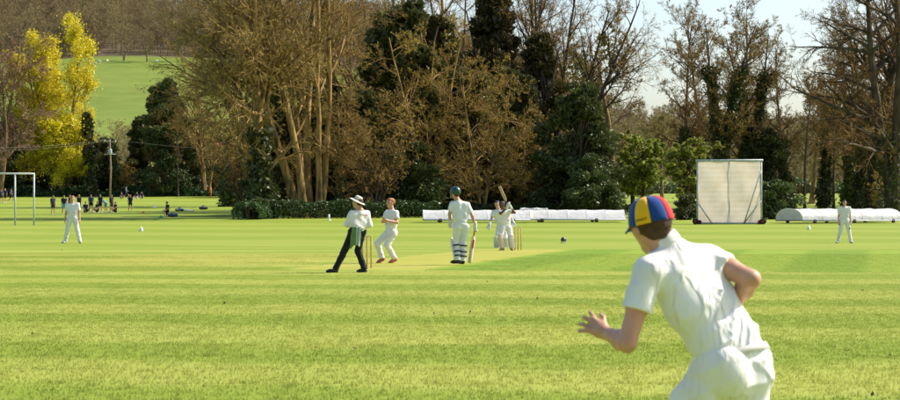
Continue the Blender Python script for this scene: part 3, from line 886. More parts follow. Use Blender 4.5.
def nets(name, D, lo, h):
    D = D.astype(np.float32)
    D[0] = D[-1] = 1; D[:, 0] = D[:, -1] = 1; D[:, :, 0] = D[:, :, -1] = 1
    ins = D < 0
    nx, ny, nz = D.shape
    cnt = np.zeros((nx-1, ny-1, nz-1), np.int8)
    for i in (0, 1):
        for j in (0, 1):
            for k in (0, 1):
                cnt += ins[i:nx-1+i, j:ny-1+j, k:nz-1+k]
    act = np.argwhere((cnt > 0) & (cnt < 8))
    idx = np.full(cnt.shape, -1, np.int32); idx[tuple(act.T)] = np.arange(len(act))
    acc = np.zeros((len(act), 3)); num = np.zeros(len(act))
    I, J, K = act.T
    cor = {}
    for i in (0, 1):
        for j in (0, 1):
            for k in (0, 1): cor[(i, j, k)] = D[I+i, J+j, K+k]
    for c0 in list(cor):
        for axn in range(3):
            if c0[axn]: continue
            c1 = list(c0); c1[axn] = 1; c1 = tuple(c1)
            a, b = cor[c0], cor[c1]; m = (a < 0) != (b < 0)
            t = np.where(m, a/np.where(m, a - b, 1), 0)
            p = np.tile(np.array(c0, float), (len(act), 1)); p[:, axn] = t
            acc += p*m[:, None]; num += m
    V = lo + (act + acc/np.maximum(num, 1)[:, None])*h
    F = []
    for axn in range(3):
        s0 = [slice(None)]*3; s1 = [slice(None)]*3
        s0[axn] = slice(0, -1); s1[axn] = slice(1, None)
        A = ins[tuple(s0)]; Bm = ins[tuple(s1)]
        e = np.argwhere(A != Bm)
        o1, o2 = (axn+1) % 3, (axn+2) % 3
        def cell(d1, d2):
            c = e.copy(); c[:, o1] -= d1; c[:, o2] -= d2
            return idx[tuple(c.T)]
        q = np.stack([cell(1, 1), cell(0, 1), cell(0, 0), cell(1, 0)], -1)
        fl = ~A[tuple(e.T)]
        q[fl] = q[fl][:, ::-1]
        F.append(q)
    return mesh(name, V, np.vstack(F))

def v3(*a): return np.array(a, float)
def unit(a):
    a = np.asarray(a, float); return a/np.linalg.norm(a)

def hand(S, w, d, nrm_, thumb, s=1.0, curl=0.5, k=.006, fan=7.0):
    """palm, four unequal bent fingers and a thumb: w wrist, d along hand, nrm_ palm side, thumb side direction"""
    d = unit(d); t = unit(thumb - d*(thumb @ d)); p = unit(np.cross(d, t)); p = p if p @ nrm_ > 0 else -p
    pc = w + d*.05*s
    S.cone(w, w + d*.03*s, .026*s, .03*s, .02)
    S.cone(w + d*.03*s + t*.016*s, w + d*.085*s + t*.022*s, .020*s, .017*s, .015)
    S.cone(w + d*.03*s - t*.016*s, w + d*.08*s - t*.022*s, .020*s, .016*s, .015)
    for i, (o, L) in enumerate(((.033, .070), (.011, .080), (-.011, .074), (-.032, .058))):
        b0 = w + d*(.088 - abs(o)*.25)*s + t*o*s
        d0 = d; d = unit(d0 + t*o*fan)
        b1 = b0 + (d*math.cos(curl*.6) + p*math.sin(curl*.6))*L*.45*s
        b2 = b1 + (d*math.cos(curl*1.6) + p*math.sin(curl*1.6))*L*.32*s
        b3 = b2 + (d*math.cos(curl*2.4) + p*math.sin(curl*2.4))*L*.24*s
        S.cone(b0, b1, .0095*s, .0088*s, k); S.cone(b1, b2, .0088*s, .008*s, k); S.cone(b2, b3, .008*s, .0065*s, k)
        d = d0
    t0 = w + d*.028*s + t*.026*s
    t1 = t0 + (d*.62 + t*.7 + p*.3)*.042*s
    t2 = t1 + (d*.86 + t*.25 + p*.4)*.032*s
    S.cone(t0, t1, .014*s, .0115*s, .012); S.cone(t1, t2, .0115*s, .008*s, k)

def head(S, c, f, up, s=1.0):
    f = unit(f); up = unit(up - f*(up @ f)); r = np.cross(f, up)
    S.cone(c + up*.03*s - f*.025*s, c + up*.028*s + f*.02*s, .086*s, .080*s, .03, flat=(r, 1.16))
    S.cone(c + f*.035*s + up*.0*s, c + f*.05*s - up*.085*s, .064*s, .034*s, .04, flat=(r, 1.08))
    S.cone(c + f*.088*s + up*.018*s, c + f*.112*s - up*.018*s, .010*s, .015*s, .012)       # nose
    S.cone(c + f*.083*s - up*.052*s + r*.012*s, c + f*.083*s - up*.052*s - r*.012*s, .011*s, .011*s, .012)  # lips
    for q in (-1, 1):
        S.ball(c + r*q*.078*s - f*.005*s - up*.006*s, .026*s, .008, flat=(r, 2.6))           # ear
        S.ball(c + f*.092*s + up*.012*s + r*q*.033*s, .014*s, .012, sub=True)               # eye socket
    return f, up, r

m_skin = plain('skin_light', (0.50, 0.27, 0.17), .5, .12, 9, .0, .4)
m_skin_dark = plain('skin_dark', (0.105, 0.05, 0.03), .45, .12, 9, 0, .4)
m_eye = plain('eye_dark', (0.02, 0.015, 0.012), .25, .1)
m_lip = plain('lip', (0.36, 0.13, 0.10), .5, .1)

def clothmat(name, c, fold=26.0, bd=.008, stretch=(1, 1, .35), tl=0.0, stain=None, ridged=0.0):
    if name in _mc: return _mc[name]
    m, nt = new_mat(name)
    v = objvec(nt)
    mp = N(nt, 'ShaderNodeMapping'); mp.inputs['Scale'].default_value = stretch; mp.inputs['Rotation'].default_value = (0, R(25), R(15))
    nt.links.new(v, mp.inputs[0])
    n1 = noise(nt, fold*.35, 3, mp.outputs[0]); n2 = noise(nt, fold*6, 2, v)
    soil = noise(nt, 5, 4, v)
    col = mixc(nt, soil.ramp(.35, .75), tuple(x*1.04 for x in c), tuple(x*y for x, y in zip(c, (.93, .92, .87))))
    if stain is not None: col = mixc(nt, soil.ramp(.62, .72) * .5, col, stain)
    bump = n1 + n2*.06
    if ridged:
        r1 = (noise(nt, 7.0, 2, mp.outputs[0], .45) - .5).abs().ramp(0, .09, 1, 0) * noise(nt, 4.0, 1, v).ramp(.42, .62)
        r2 = (noise(nt, 15.0, 2, mp.outputs[0], .4) - .5).abs().ramp(0, .12, 1, 0) * noise(nt, 6.0, 1, v).ramp(.45, .62)
        bump = r1 * ridged + r2 * (ridged * .5) + n1 * .5 + n2 * .05
    finish(nt, col, .85, bump, bd, .15, tl, sheen=.15)
    _mc[name] = m
    return m
m_white = clothmat('cricket_white', (0.70, 0.695, 0.67))
m_trouser = clothmat('cricket_trouser', (0.70, 0.695, 0.67), 20, .012, (1, 1, .3))
m_black = clothmat('black_trouser', (0.012, 0.012, 0.014), 20, .01)
m_hair_g = plain('hair_ginger', (0.30, 0.105, 0.030), .6, .35, 40, .004)
m_hair_b = plain('hair_brown', (0.055, 0.025, 0.012), .6, .35, 40, .004)
m_hair_k = plain('hair_black', (0.012, 0.009, 0.008), .6, .3, 40, .004)
m_shoe = plain('shoe_white', (0.55, 0.53, 0.50), .5, .1)
m_shoe_k = plain('shoe_black', (0.015, 0.015, 0.018), .4, .1)
m_shoe_r = plain('shoe_red', (0.36, 0.085, 0.06), .45, .2)
m_navy = clothmat('navy_kit', (0.025, 0.030, 0.055), 20, .01)
m_lblue = clothmat('light_blue_kit', (0.16, 0.36, 0.50), 20, .01)

def wrinkle(o, lat, up, amp, seed):
    def f(X, Y, Z):
        dx, dy, dz = X - o[0], Y - o[1], Z - o[2]
        a = dx*lat[0] + dy*lat[1] + dz*lat[2]; u = dx*up[0] + dy*up[1] + dz*up[2]; b = dx*up[1] - dy*lat[0] + dz*.1
        c1 = (1 - np.abs(np.sin(a*13 + u*17 + b*9 + seed + .9*np.sin(u*9))))**2; c2 = (1 - np.abs(np.sin(u*24 - a*14 + b*12 + seed*2 + 1.1*np.sin(a*11))))**2
        m1 = .5 + .5*np.sin(u*11 + a*7 + seed); m2 = .5 + .5*np.sin(a*15 - u*8 + b*9 + seed*3)
        return -amp*(c1*m1 + c2*m2 - .35)
    return f

def figure(name, loc, label, J, skin=None, shirt=None, trouser=None, hair=None, shoe=None, g=1.0, h=.0125, face=(0, -1, 0), hup=(0, 0, 1),
           sleeve=.62, shorts=False, toes=None, hands='bare', eyes=True, handargs=None, loose=1.0, rz=0, cat='person', group=None, nohair=False, belly=1.0):
    """J: joints relative to loc, in metres"""
    e = empty(name, loc, label, cat, group, rz)
    skin = skin or m_skin; shirt = shirt or m_white; trouser = trouser or m_trouser; hair = hair or m_hair_b; shoe = shoe or m_shoe
    J = {k: np.asarray(v, float) for k, v in J.items()}
    lat = unit(J['sR'] - J['sL']); upv = unit(J['neck'] - J['pel']); fr = unit(np.cross(upv, lat))
    B = Sdf()
    f, up, r = head(B, J['head'], face, np.asarray(hup, float), g)
    B.cone(J['head'] - up*.05*g - f*.012*g, J['neck'], .056*g, .062*g, .03)
    B.cone(J['neck'] - upv*.04*g, J['pel'], .055*g, .08*g, .03)
    hd = handargs or {}
    for q in 'LR':
        s, el, wr = J['s'+q], J['e'+q], J['w'+q]
        B.cone(J['neck'] - upv*.03*g, s, .055*g, .052*g, .04)
        B.cone(s, el, .047*g, .039*g, .02); B.cone(el, wr, .040*g, .026*g, .02)
        hdir = hd.get('d'+q, wr - el); th = hd.get('t'+q, fr*1.0 + (-lat if q == 'R' else lat)*.3)
        if hands == 'bare': hand(B, wr, np.asarray(hdir, float), np.asarray(hd.get('n'+q, -lat if q == 'R' else lat), float), np.asarray(th, float), g, hd.get('curl', .55))
        else: B.cone(wr, wr + unit(hdir)*.07*g, .03*g, .028*g, .02)
        hp, kn, an = J['h'+q], J['k'+q], J['a'+q]
        B.cone(J['pel'], hp, .085*g, .075*g, .04)
        B.cone(hp, kn, .073*g, .048*g, .03); B.cone(kn, (kn*.62 + an*.38), .048*g, .052*g, .03); B.cone(kn*.62 + an*.38, an, .052*g, .032*g, .03)
        B.cone(an, an + np.array([0, 0, -.03*g]), .033*g, .03*g, .02)
    obj('body', B.me('body', h), skin, e)
    # shirt
    T = Sdf(); bl = belly
    for q, sg in (('L', -1), ('R', 1)):
        s = J['s'+q]; hp = J['h'+q]
        a = J['neck']*.28 + s*.72 - upv*.075*g; b = J['pel']*.5 + hp*.5 + upv*.03*g
        m = (a*.45 + b*.55)
        T.cone(a, m, .098*g, .098*g*bl, .05, flat=(fr, 1.06)); T.cone(m, b, .098*g*bl, .102*g*bl, .05, flat=(fr, 1.0), clip=True)
        T.cone(J['neck'] - upv*.055*g, s, .062*g, .062*g, .04)
        el, wr = J['e'+q], J['w'+q]
        if sleeve <= 1:
            T.cone(s, s + (el - s)*sleeve, .064*g*loose, .066*g*loose, .03, clip=True)
        else:
            T.cone(s, el, .062*g*loose, .054*g*loose, .03); T.cone(el, el + (wr - el)*(sleeve-1), .055*g*loose, .044*g*loose, .03, clip=True)
    T.cone(J['neck'] - upv*.10*g, J['pel'] + upv*.05*g, .095*g, .10*g*bl, .05, flat=(fr, 1.0))
    T.cone(J['neck'] - upv*.04*g, J['neck'] + upv*.012*g + fr*0, .068*g, .064*g, .03, clip=True)
    obj('shirt', T.me('shirt', h, disp=wrinkle(J['pel'], lat, upv, .011*g, sum(map(ord, label)) % 17)), shirt, e)
    # trousers or shorts
    T = Sdf()
    T.cone(J['pel'] + upv*.075*g, J['pel'], .10*g*bl, .105*g*bl, .05, clip0=False)
    for q in 'LR':
        hp, kn, an = J['h'+q], J['k'+q], J['a'+q]
        T.cone(J['pel']*.5 + hp*.5 + upv*.06*g, hp, .098*g*bl, .105*g, .04)
        if shorts:
            T.cone(hp, hp + (kn - hp)*.72, .098*g, .090*g, .04, clip=True)
        else:
            T.cone(hp, kn, .098*g*loose, .072*g*loose, .04); T.cone(kn, an + (an-kn)*.03, .073*g*loose, .064*g*loose, .03, clip=True)
    obj('shorts' if shorts else 'trousers', T.me('trousers', h, disp=wrinkle(J['pel'], lat, upv, .012*g, sum(map(ord, label)) % 13 + 3)), trouser, e)
    # shoes
    for q in 'LR':
        an = J['a'+q]; td = unit((toes or {}).get(q, (f[0], f[1], 0)))
        n2 = unit(np.cross(np.cross(td, (0, 0, 1)), td)) if abs(td[2]) < .95 else unit(f)
        T = Sdf()
        heel = an - n2*.042*g - td*.02*g
        T.cone(heel, heel + td*.14*g, .040*g, .043*g, .02); T.cone(heel + td*.12*g, heel + td*.195*g - n2*.008*g, .042*g, .032*g, .02)
        T.cone(an, an - n2*.04*g, .046*g, .045*g, .02)
        obj('shoe', T.me('shoe', h), shoe, e)
    if not nohair:
        T = Sdf(); c = J['head']
        T.cone(c + up*.036*g - f*.03*g, c + up*.036*g + f*.015*g, .094*g, .088*g, .02, flat=(r, 1.12))
        T.cone(c - f*.055*g + up*.01*g, c - f*.045*g - up*.04*g, .06*g, .042*g, .03)
        cf = c + f*.03*g; 
        def cut(X, Y, Z):
            a = (X - c[0])*f[0] + (Y - c[1])*f[1] + (Z - c[2])*f[2]; u = (X - c[0])*up[0] + (Y - c[1])*up[1] + (Z - c[2])*up[2]
            return np.minimum(np.maximum(a - .005*g, -9), np.maximum(.058*g - u, -9)) * 1.0
        jit = np.random.default_rng(int(abs(c[2])*1e4) % 9999).uniform(0, 6, 3)
        obj('hair', T.me('hair', h*.85, disp=lambda X, Y, Z: .004*np.sin(X*170 + jit[0])*np.sin(Y*150 + jit[1])*np.sin(Z*140), cut=cut), hair, e)
    if eyes:
        for q in (-1, 1):
            o = obj('eye', MB().ball(J['head'] + f*.083*g + up*.012*g + r*q*.033*g, (.011*g,)*3, 8, 6).me('eye'), m_eye, e)
        mb = MB().ball(J['head'] + f*.093*g - up*.052*g, (.018*g, .018*g, .006*g), 8, 6)
        obj('mouth', mb.me('mouth'), m_lip, e)
    return e, J, (f, up, r), (lat, upv, fr)
# ------------------------------------------------------------------ people on the cricket field
def mapper(px0, d):
    b = at(px0, d)
    k = d / FPX
    def P(px, py, dy=0.0):
        kk = (d + dy)/FPX
        return v3((px - 450)*kk - b.x, dy, CAMZ - (py - 207)*kk - b.z)
    return b, P

# --- foreground runner
b, P = mapper(735, 8.7)
J = dict(head=P(650, 226.5, .02), neck=P(665, 247, .03), pel=P(736, 360, .06), sL=P(648, 271, -.09), sR=P(708, 259, .14),
         eL=P(627, 343, -.13), wL=P(606, 333, .07), eR=P(751, 279, .03), wR=P(728, 312, .24),
         hL=P(719, 368, -.02), hR=P(751, 364, .12), kL=P(668, 436, .10), kR=P(757, 458, .13), aL=P(676, 517, .02), aR=P(806, 508, .02))
g = .93
e = empty('person', b, 'boy in cricket whites and striped cap running leftward in the foreground', 'person')
fh = unit((-.42, .90, -.14)); hu = unit((-.22, .10, 1.0))
lat = unit(J['sR'] - J['sL']); upv = unit(J['neck'] - J['pel']); fr = unit(np.cross(upv, lat))
S = Sdf()
f, up, r = head(S, J['head'], fh, hu, g)
S.cone(J['head'] - up*.05*g - f*.015*g, J['neck'] + upv*.01, .055*g, .06*g, .03)
S.cone(J['neck'] - upv*.03, J['pel'], .05, .08, .03)
for q in 'LR':
    s, el, wr = J['s'+q], J['e'+q], J['w'+q]
    S.cone(J['neck'] - upv*.03, s, .05, .05, .04)
    S.cone(s, s*.5 + el*.5, .047, .044, .02); S.cone(s*.5 + el*.5, el, .044, .037, .02)
    m = el*.72 + wr*.28
    S.cone(el, m, .037, .041, .02); S.cone(m, wr, .041, .026, .02, flat=(unit(np.cross(wr-el, (0, 0, 1))), 1.12))
    hp, kn, an = J['h'+q], J['k'+q], J['a'+q]
    S.cone(J['pel'], hp, .06, .062, .03); S.cone(hp, kn, .064, .047, .03); m = kn*.62 + an*.38
    S.cone(kn, m, .047, .052, .03); S.cone(m, an, .052, .032, .03); S.cone(an, an - v3(0, 0, .03), .033, .03, .02)
hand(S, J['wL'], unit(P(586, 322, .12) - J['wL']), v3(.5, .2, .1), v3(.1, .35, .9), .98, .42, .002, 11.0)
hand(S, J['wR'], J['wR'] - J['eR'], v3(-.3, .2, .8), v3(-.4, .8, .4), .93, .7)
m_skin_boy, nt_ = new_mat('skin_runner')
vv = objvec(nt_)
c_ = mixc(nt_, noise(nt_, 14, 4, vv).ramp(.3, .7), (0.46, 0.235, 0.145), (0.56, 0.31, 0.205))
c_ = mixc(nt_, noise(nt_, 3.5, 2, vv).ramp(.45, .75) * .4, c_, (0.58, 0.25, 0.17))
finish(nt_, c_, .48, noise(nt_, 160, 2, vv), .0012, .4)
obj('body', S.me('body', .0062), m_skin_boy, e)
# shirt
S = Sdf()
def col(px, py, dy): return P(px, py, dy)
for sg in (-1, 1):
    w0 = lat*.072*sg
    a = col(684, 274, .035) + lat*.088*sg; m1 = col(701, 305, .045) + lat*.080*sg; m2 = col(722, 338, .055) + lat*.062*sg; b2 = col(742, 372, .06) + lat*.045*sg
    S.cone(a, m1, .096, .096, .05, flat=(fr, 1.04)); S.cone(m1, m2, .096, .095, .05, flat=(fr, 1.04)); S.cone(m2, b2, .099, .080, .05, flat=(fr, 1.04))
for q in 'LR':
    s, el = J['s'+q], J['e'+q]
    S.cone(J['neck'] - upv*.045, s - upv*.004, .070, .060, .045)
    fr_ = .56 if q == 'L' else .46
    S.cone(s, s + (el - s)*fr_, .060, .067, .035, clip=True)
S.cone(J['neck'] - upv*.05, J['neck'] + upv*.022, .072, .066, .03, clip=True)
S.cone(J['neck'] - upv*.11, J['pel'] + upv*.05, .10, .10, .05, flat=(fr, 1.0))
ax1 = unit(upv*.75 + lat*.66); ax2 = unit(upv*.92 - lat*.38); o_ = J['pel']
def folds(X, Y, Z):
    dx, dy, dz = X - o_[0], Y - o_[1], Z - o_[2]
    a = dx*lat[0] + dy*lat[1] + dz*lat[2]; u = dx*upv[0] + dy*upv[1] + dz*upv[2]; fz = dx*fr[0] + dy*fr[1] + dz*fr[2]
    w_ = 1/(1 + np.exp((u - .34)/.05))
    def crease(ph, p=2.6): return (1 - np.abs(np.sin(ph)))**p
    m1 = .5 + .5*np.sin(a*19 + u*7 + 1.0); m2_ = .5 + .5*np.sin(u*17 - a*8 + 2.0); m3 = .5 + .5*np.sin(a*23 - u*12)
    f1 = crease((a*.80 - u*.46)*31 + .9*np.sin(u*9 + 1))*m1          # long pulls fanning from the shoulder to the waist
    f2 = crease((a*.50 + u*.60)*27 + .8*np.sin(a*13))*m2_*m3
    f3 = crease(u*44 + 1.1*np.sin(a*14 + 1) + fz*9, 1.5)*m3
    wa = 1/(1 + np.exp((u - .15)/.03))
    return -(.015*f1*w_ + .010*f2 + .013*f3*wa - .004)
obj('shirt', S.me('shirt', .007, disp=folds), clothmat('runner_shirt', (0.75, 0.74, 0.72), 30, .009, (1, 1, .45), ridged=.9), e)
S = Sdf()
S.cone(J['neck'] + upv*.005 - fr*.008, J['neck'] + upv*.048 - fr*.008, .073, .066, .01, clip=True, clip0=True)
S.cone(J['neck'] + upv*.0, J['neck'] + upv*.07, .058, .056, .004, sub=True)
obj('collar', S.me('collar', .005), clothmat('runner_collar', (0.75, 0.74, 0.72), 30, .002), e)
# trousers
S = Sdf()
for sg in (-1, 1):
    S.cone(col(737, 355, .06) + lat*.050*sg, col(740, 378, .06) + lat*.050*sg, .090, .096, .05, flat=(fr, 1.0), clip0=True)
for q in 'LR':
    hp, kn, an = J['h'+q], J['k'+q], J['a'+q]
    S.cone(hp + upv*.02 - lat*(.03 if q == 'R' else 0), kn, .092, .076, .05); S.cone(kn, an - (kn-an)*.02, .080, .072, .035, clip=True)
S.cone(J['hR'] - fr*.02 - lat*.035, J['hR'] - fr*.02 - lat*.035 - upv*.04, .072, .07, .05); S.cone(J['hL'] - fr*.035, J['hL'] - fr*.035 - upv*.04, .076, .074, .05)
def folds2(X, Y, Z):
    dx, dy, dz = X - o_[0], Y - o_[1], Z - o_[2]
    a = dx*lat[0] + dy*lat[1] + dz*lat[2]
    c1 = (1 - np.abs(np.sin(a*17 + dz*21 + .8*np.sin(dz*11 + a*9))))**2; c2 = (1 - np.abs(np.sin(dz*33 - a*19 + 1.2*np.sin(a*15))))**2
    return -(.010*c1*(.5 + .5*np.sin(dz*13 + a*11)) + .008*c2*(.5 + .5*np.sin(a*21 - dz*9)) - .003)
tro = obj('trousers', S.me('trousers', .0085, disp=folds2), clothmat('runner_trouser', (0.75, 0.74, 0.72), 24, .010, (1, 1, .45), ridged=.9), e)
# waistband seen under the shirt
T = Sdf(); wb = col(737, 354, .06)
ring = []
for t in np.linspace(0, 2*math.pi, 25)[:-1]:
    ring.append(wb + lat*.155*math.cos(t) + fr*.106*math.sin(t))
mb = MB()
ring = np.array(ring); n_ = len(ring)
prof = [(-.016, 0.0), (-.016, .006), (.016, .006), (.016, 0.0)]
vv_ = []
for i in range(n_):
    od = unit(ring[i] - wb)
    for (u_, o2) in prof: vv_.append(ring[i] + upv*u_ + od*o2)
ff = []
for i in range(n_):
    j = (i+1) % n_
    for k_ in range(3): ff.append((i*4+k_, j*4+k_, j*4+k_+1, i*4+k_+1))
mb.add(vv_, ff)
obj('waistband', mb.me('waistband'), clothmat('waistband_white', (0.60, 0.585, 0.53), 24, .002), tro)
# hair
S = Sdf(); c = J['head']
S.cone(c + up*.03*g - f*.032*g, c + up*.03*g + f*.0*g, .0965*g, .088*g, .02, flat=(r, 1.14))
S.cone(c - f*.068*g - up*.0*g, c - f*.052*g - up*.05*g, .045*g, .034*g, .03)
def cut(X, Y, Z):
    a = (X - c[0])*f[0] + (Y - c[1])*f[1] + (Z - c[2])*f[2]; u = (X - c[0])*up[0] + (Y - c[1])*up[1] + (Z - c[2])*up[2]
    return np.maximum(np.maximum(a - .012, -.062 - u), u - .022)
obj('hair', S.me('hair', .0055, disp=lambda X, Y, Z: .0025*np.sin(X*310 + 4*np.sin(Z*30))*np.sin(Y*280), cut=cut), m_hair_b, e)
for q in (-1, 1):
    ey = obj('eye', MB().ball(J['head'] + f*.083*g + up*.012*g + r*q*.033*g, (.012,)*3, 10, 8).me('eye'), plain('eye_white', (.7, .68, .65), .2, .02), e)
    obj('iris', MB().ball(J['head'] + f*.0905*g + up*.012*g + r*q*.034*g, (.0055,)*3, 8, 6).me('iris'), m_eye, ey)
obj('mouth', MB().ball(J['head'] + f*.092*g - up*.052*g, (.016, .016, .005), 8, 6).me('mouth'), m_lip, e)
for q in 'LR':
    an = J['a'+q]; td = unit((-.8, .5, -.05 if q == 'L' else -.75)); n2 = unit(np.cross(np.cross(td, (0, 0, 1)), td))
    S = Sdf(); heel = an - n2*.042 - td*.02
    S.cone(heel, heel + td*.14, .040, .043, .02); S.cone(heel + td*.12, heel + td*.195 - n2*.008, .042, .032, .02); S.cone(an, an - n2*.04, .046, .045, .02)
    obj('shoe', S.me('shoe', .008), m_shoe, e)
# the cap: eight cloth panels, peak, button
m_cy = clothmat('cap_yellow', (0.78, 0.43, 0.010), 30, .0015); m_cb = clothmat('cap_blue', (0.010, 0.055, 0.22), 30, .0015); m_cr = clothmat('cap_red', (0.72, 0.025, 0.035), 30, .0015)
cz = unit(up + f*.02 - r*.0); cx = unit(f - cz*(f @ cz)); cy = np.cross(cz, cx)
cc = J['head'] + up*.024*g - f*.018
cap = bpy.data.objects.new('cap', None); C.objects.link(cap); cap.parent = e; cap.location = cc
def cap_pt(th, u, off=0.0):
    """th angle from the front, u 0 rim .. 1 top"""
    rad = (.0985 + off) * np.cos(np.clip(u, 0, 1)*math.pi/2)**.62 * (1 + .03*math.cos(2*th))
    hgt = -.012 + (.112 + off) * np.sin(np.clip(u, 0, 1)*math.pi/2)**1.05
    return cx*rad*math.cos(th)*1.04 + cy*rad*math.sin(th)*.95 + cz*hgt
cols = [m_cb, m_cy, m_cb, m_cr, m_cb, m_cy, m_cb, m_cr]
TH0 = R(57)
for k_ in range(8):
    t0, t1 = TH0 + k_*math.pi/4 + .012, TH0 + (k_+1)*math.pi/4 - .012
    ths = np.linspace(t0, t1, 8); us = np.linspace(0, .985, 12)
    v_ = [cap_pt(t, u, .0022*math.sin(math.pi*(t-t0)/(t1-t0))**.5) for t in ths for u in us]
    v_ += [cap_pt(t, u, -.004) for t in ths for u in us]
    nU = len(us); o2 = len(ths)*nU; f_ = []
    for i in range(len(ths)-1):
        for j in range(nU-1):
            q_ = (i*nU+j, (i+1)*nU+j, (i+1)*nU+j+1, i*nU+j+1)
            f_.append(q_); f_.append(tuple(x+o2 for x in q_[::-1]))
    for j in range(nU-1):
        f_.append((j, j+1, j+1+o2, j+o2)); n1 = (len(ths)-1)*nU; f_.append((n1+j+1, n1+j, n1+j+o2, n1+j+1+o2))
    for i in range(len(ths)-1):
        f_.append(((i+1)*nU, i*nU, i*nU+o2, (i+1)*nU+o2))
    mb = MB(); mb.add(v_, f_)
    pn = obj('cap_panel', mb.me('cap_panel'), cols[k_], cap)
    pn['label'] = {id(m_cy): 'yellow cap panel', id(m_cb): 'blue cap panel', id(m_cr): 'red cap panel'}[id(cols[k_])]
v_ = []; f_ = []; nt_n, nr_ = 15, 5
for i, t in enumerate(np.linspace(-1.15, 1.15, nt_n)):
    for j, q in enumerate(np.linspace(0, 1, nr_)):
        a = cap_pt(t, 0.02); ext = .052*q*math.cos(t*.78)**.8
        v_.append(a + cx*ext + cz*(-.012*q + .004 - .012*(t/1.15)**2*q))
nn = len(v_); v_ += [x - cz*.004 for x in v_]
for i in range(nt_n-1):
    for j in range(nr_-1):
        q_ = (i*nr_+j, (i+1)*nr_+j, (i+1)*nr_+j+1, i*nr_+j+1)
        f_.append(q_[::-1]); f_.append(tuple(x+nn for x in q_))
for i in range(nt_n-1): f_.append((i*nr_+nr_-1, (i+1)*nr_+nr_-1, (i+1)*nr_+nr_-1+nn, i*nr_+nr_-1+nn))
mb = MB(); mb.add(v_, f_); obj('cap_peak', mb.me('cap_peak'), m_cb, cap)
obj('cap_button', MB().ball(cz*.1, (.008, .008, .006), 10, 6).me('cap_button'), m_cb, cap)
# small dark script on the yellow panel above the rim
tm = TH0 + math.pi/4
mb = MB()
for s0 in np.linspace(.12, .52, 5):
    mb.tube([cap_pt(tm + s0, .10 + .02*math.sin(s0*40), .0045), cap_pt(tm + s0 + .04, .15, .0045), cap_pt(tm + s0 + .085, .10, .0045)], .0011, 5)
obj('cap_mark', mb.me('cap_mark'), m_hair_k, cap)

# --- umpire
b, P = mapper(350, 43.9)
J = dict(head=P(357.5, 203, .02), neck=P(360, 209.5, 0), pel=P(357, 230.5, .02), sL=P(351.5, 213.5, -.06), sR=P(367, 213.5, .10), eL=P(346.5, 224.5, -.04), wL=P(353, 226.5, .20),
         eR=P(370, 225, .06), wR=P(360, 227, .27), hL=P(353, 232, -.06), hR=P(361.5, 232, .09), kL=P(344.5, 250.5, -.02), kR=P(358.0, 251, .14), aL=P(335.5, 269, -.08), aR=P(364.5, 269, .08))
e, J, (f, up, r), (lat, upv, fr) = figure('person', b, 'umpire in wide-brimmed sun hat, white shirt and black trousers', J, trouser=m_black, shoe=m_shoe_k, hair=m_hair_b, face=(-.9, .42, .12), hup=(.12, 0, 1),
    sleeve=1.85, toes=dict(L=(-.9, .1, 0), R=(-.75, .5, 0)), belly=1.12, h=.0125)
c = J['head'] + up*.055
m_hat = clothmat('hat_straw', (0.62, 0.56, 0.44), 20, .004)
hz = unit(up - f*.18 + v3(.16, 0, 0)); qm = Vector(hz).to_track_quat('Z', 'Y')
hat = obj('sun_hat', MB().lathe([(.0, .105), (.06, .100), (.085, .085), (.098, .045), (.103, .008), (.13, .0), (.175, -.012), (.20, -.022), (.202, -.027), (.17, -.02), (.10, -.006), (.09, .0), (.06, .08), (.0, .09)], 36).me('sun_hat'), m_hat, e, c)
hat.rotation_euler = qm.to_euler(); hat.scale = (.88, .88, .95)
obj('hat_band', MB().lathe([(.1045, .012), (.102, .034), (.1005, .034), (.103, .012)], 36).me('hat_band'), clothmat('hat_band', (.42, .34, .22), 20, .002), hat)
# patterned cloth tucked into the waistband
m_tg = clothmat('towel_green', (0.12, 0.22, 0.06), 20, .006); m_tw = clothmat('towel_white', (.66, .66, .62), 20, .006); m_tb = clothmat('towel_blue', (.03, .10, .22), 20, .006)
hw = P(356.5, 228.5, -.17)
tw = bpy.data.objects.new('tucked_cloth', None); C.objects.link(tw); tw.parent = e; tw.location = hw
segs = [(m_tg, -.105, .005), (m_tw, .008, .030), (m_tb, .033, .060), (m_tw, .062, .078), (m_tg, .080, .098)]
for m_, x0, x1 in segs:
    S_ = Sdf(); n_ = max(1, int((x1-x0)/.02))
    for x_ in np.linspace(x0+.008, x1-.008, n_+1):
        S_.cone(v3(x_*.8, .0, .02), v3(x_ - .01, -.02 + .012*math.sin(x_*60), -.18), .015, .017, .012); S_.cone(v3(x_ - .01, -.02 + .012*math.sin(x_*60), -.18), v3(x_*1.05 - .03 + .02*math.sin(x_*40), -.005 + .02*math.sin(x_*70), -.37 + .04*math.sin(x_*25 + 1)), .017, .016, .012)
    obj('cloth_stripe', S_.me('cloth_stripe', .008), m_, tw)
for (px, py, sx, m_, nm) in ((366.2, 215.2, .055, plain('logo_red', (.62, .05, .05), .7, .1), 'red_logo'), (362.3, 214.6, .05, plain('logo_grey', (.30, .30, .30), .7, .1), 'grey_lettering')):
    p0 = P(px, py, 0)
    # lies on the back of the shirt: project to the cloth surface
    mb = MB()
    for i_ in range(4):
        mb.box((-sx + i_*sx*.5, -.004, -.014 + .006*(i_ % 2)), (-sx + i_*sx*.5 + sx*.36, .0, .012 - .004*(i_ % 2)))
    o = obj(nm, mb.me(nm, False), m_, e, p0 + v3(0, -.125, 0)); o.rotation_euler = (R(-8), 0, R(14))

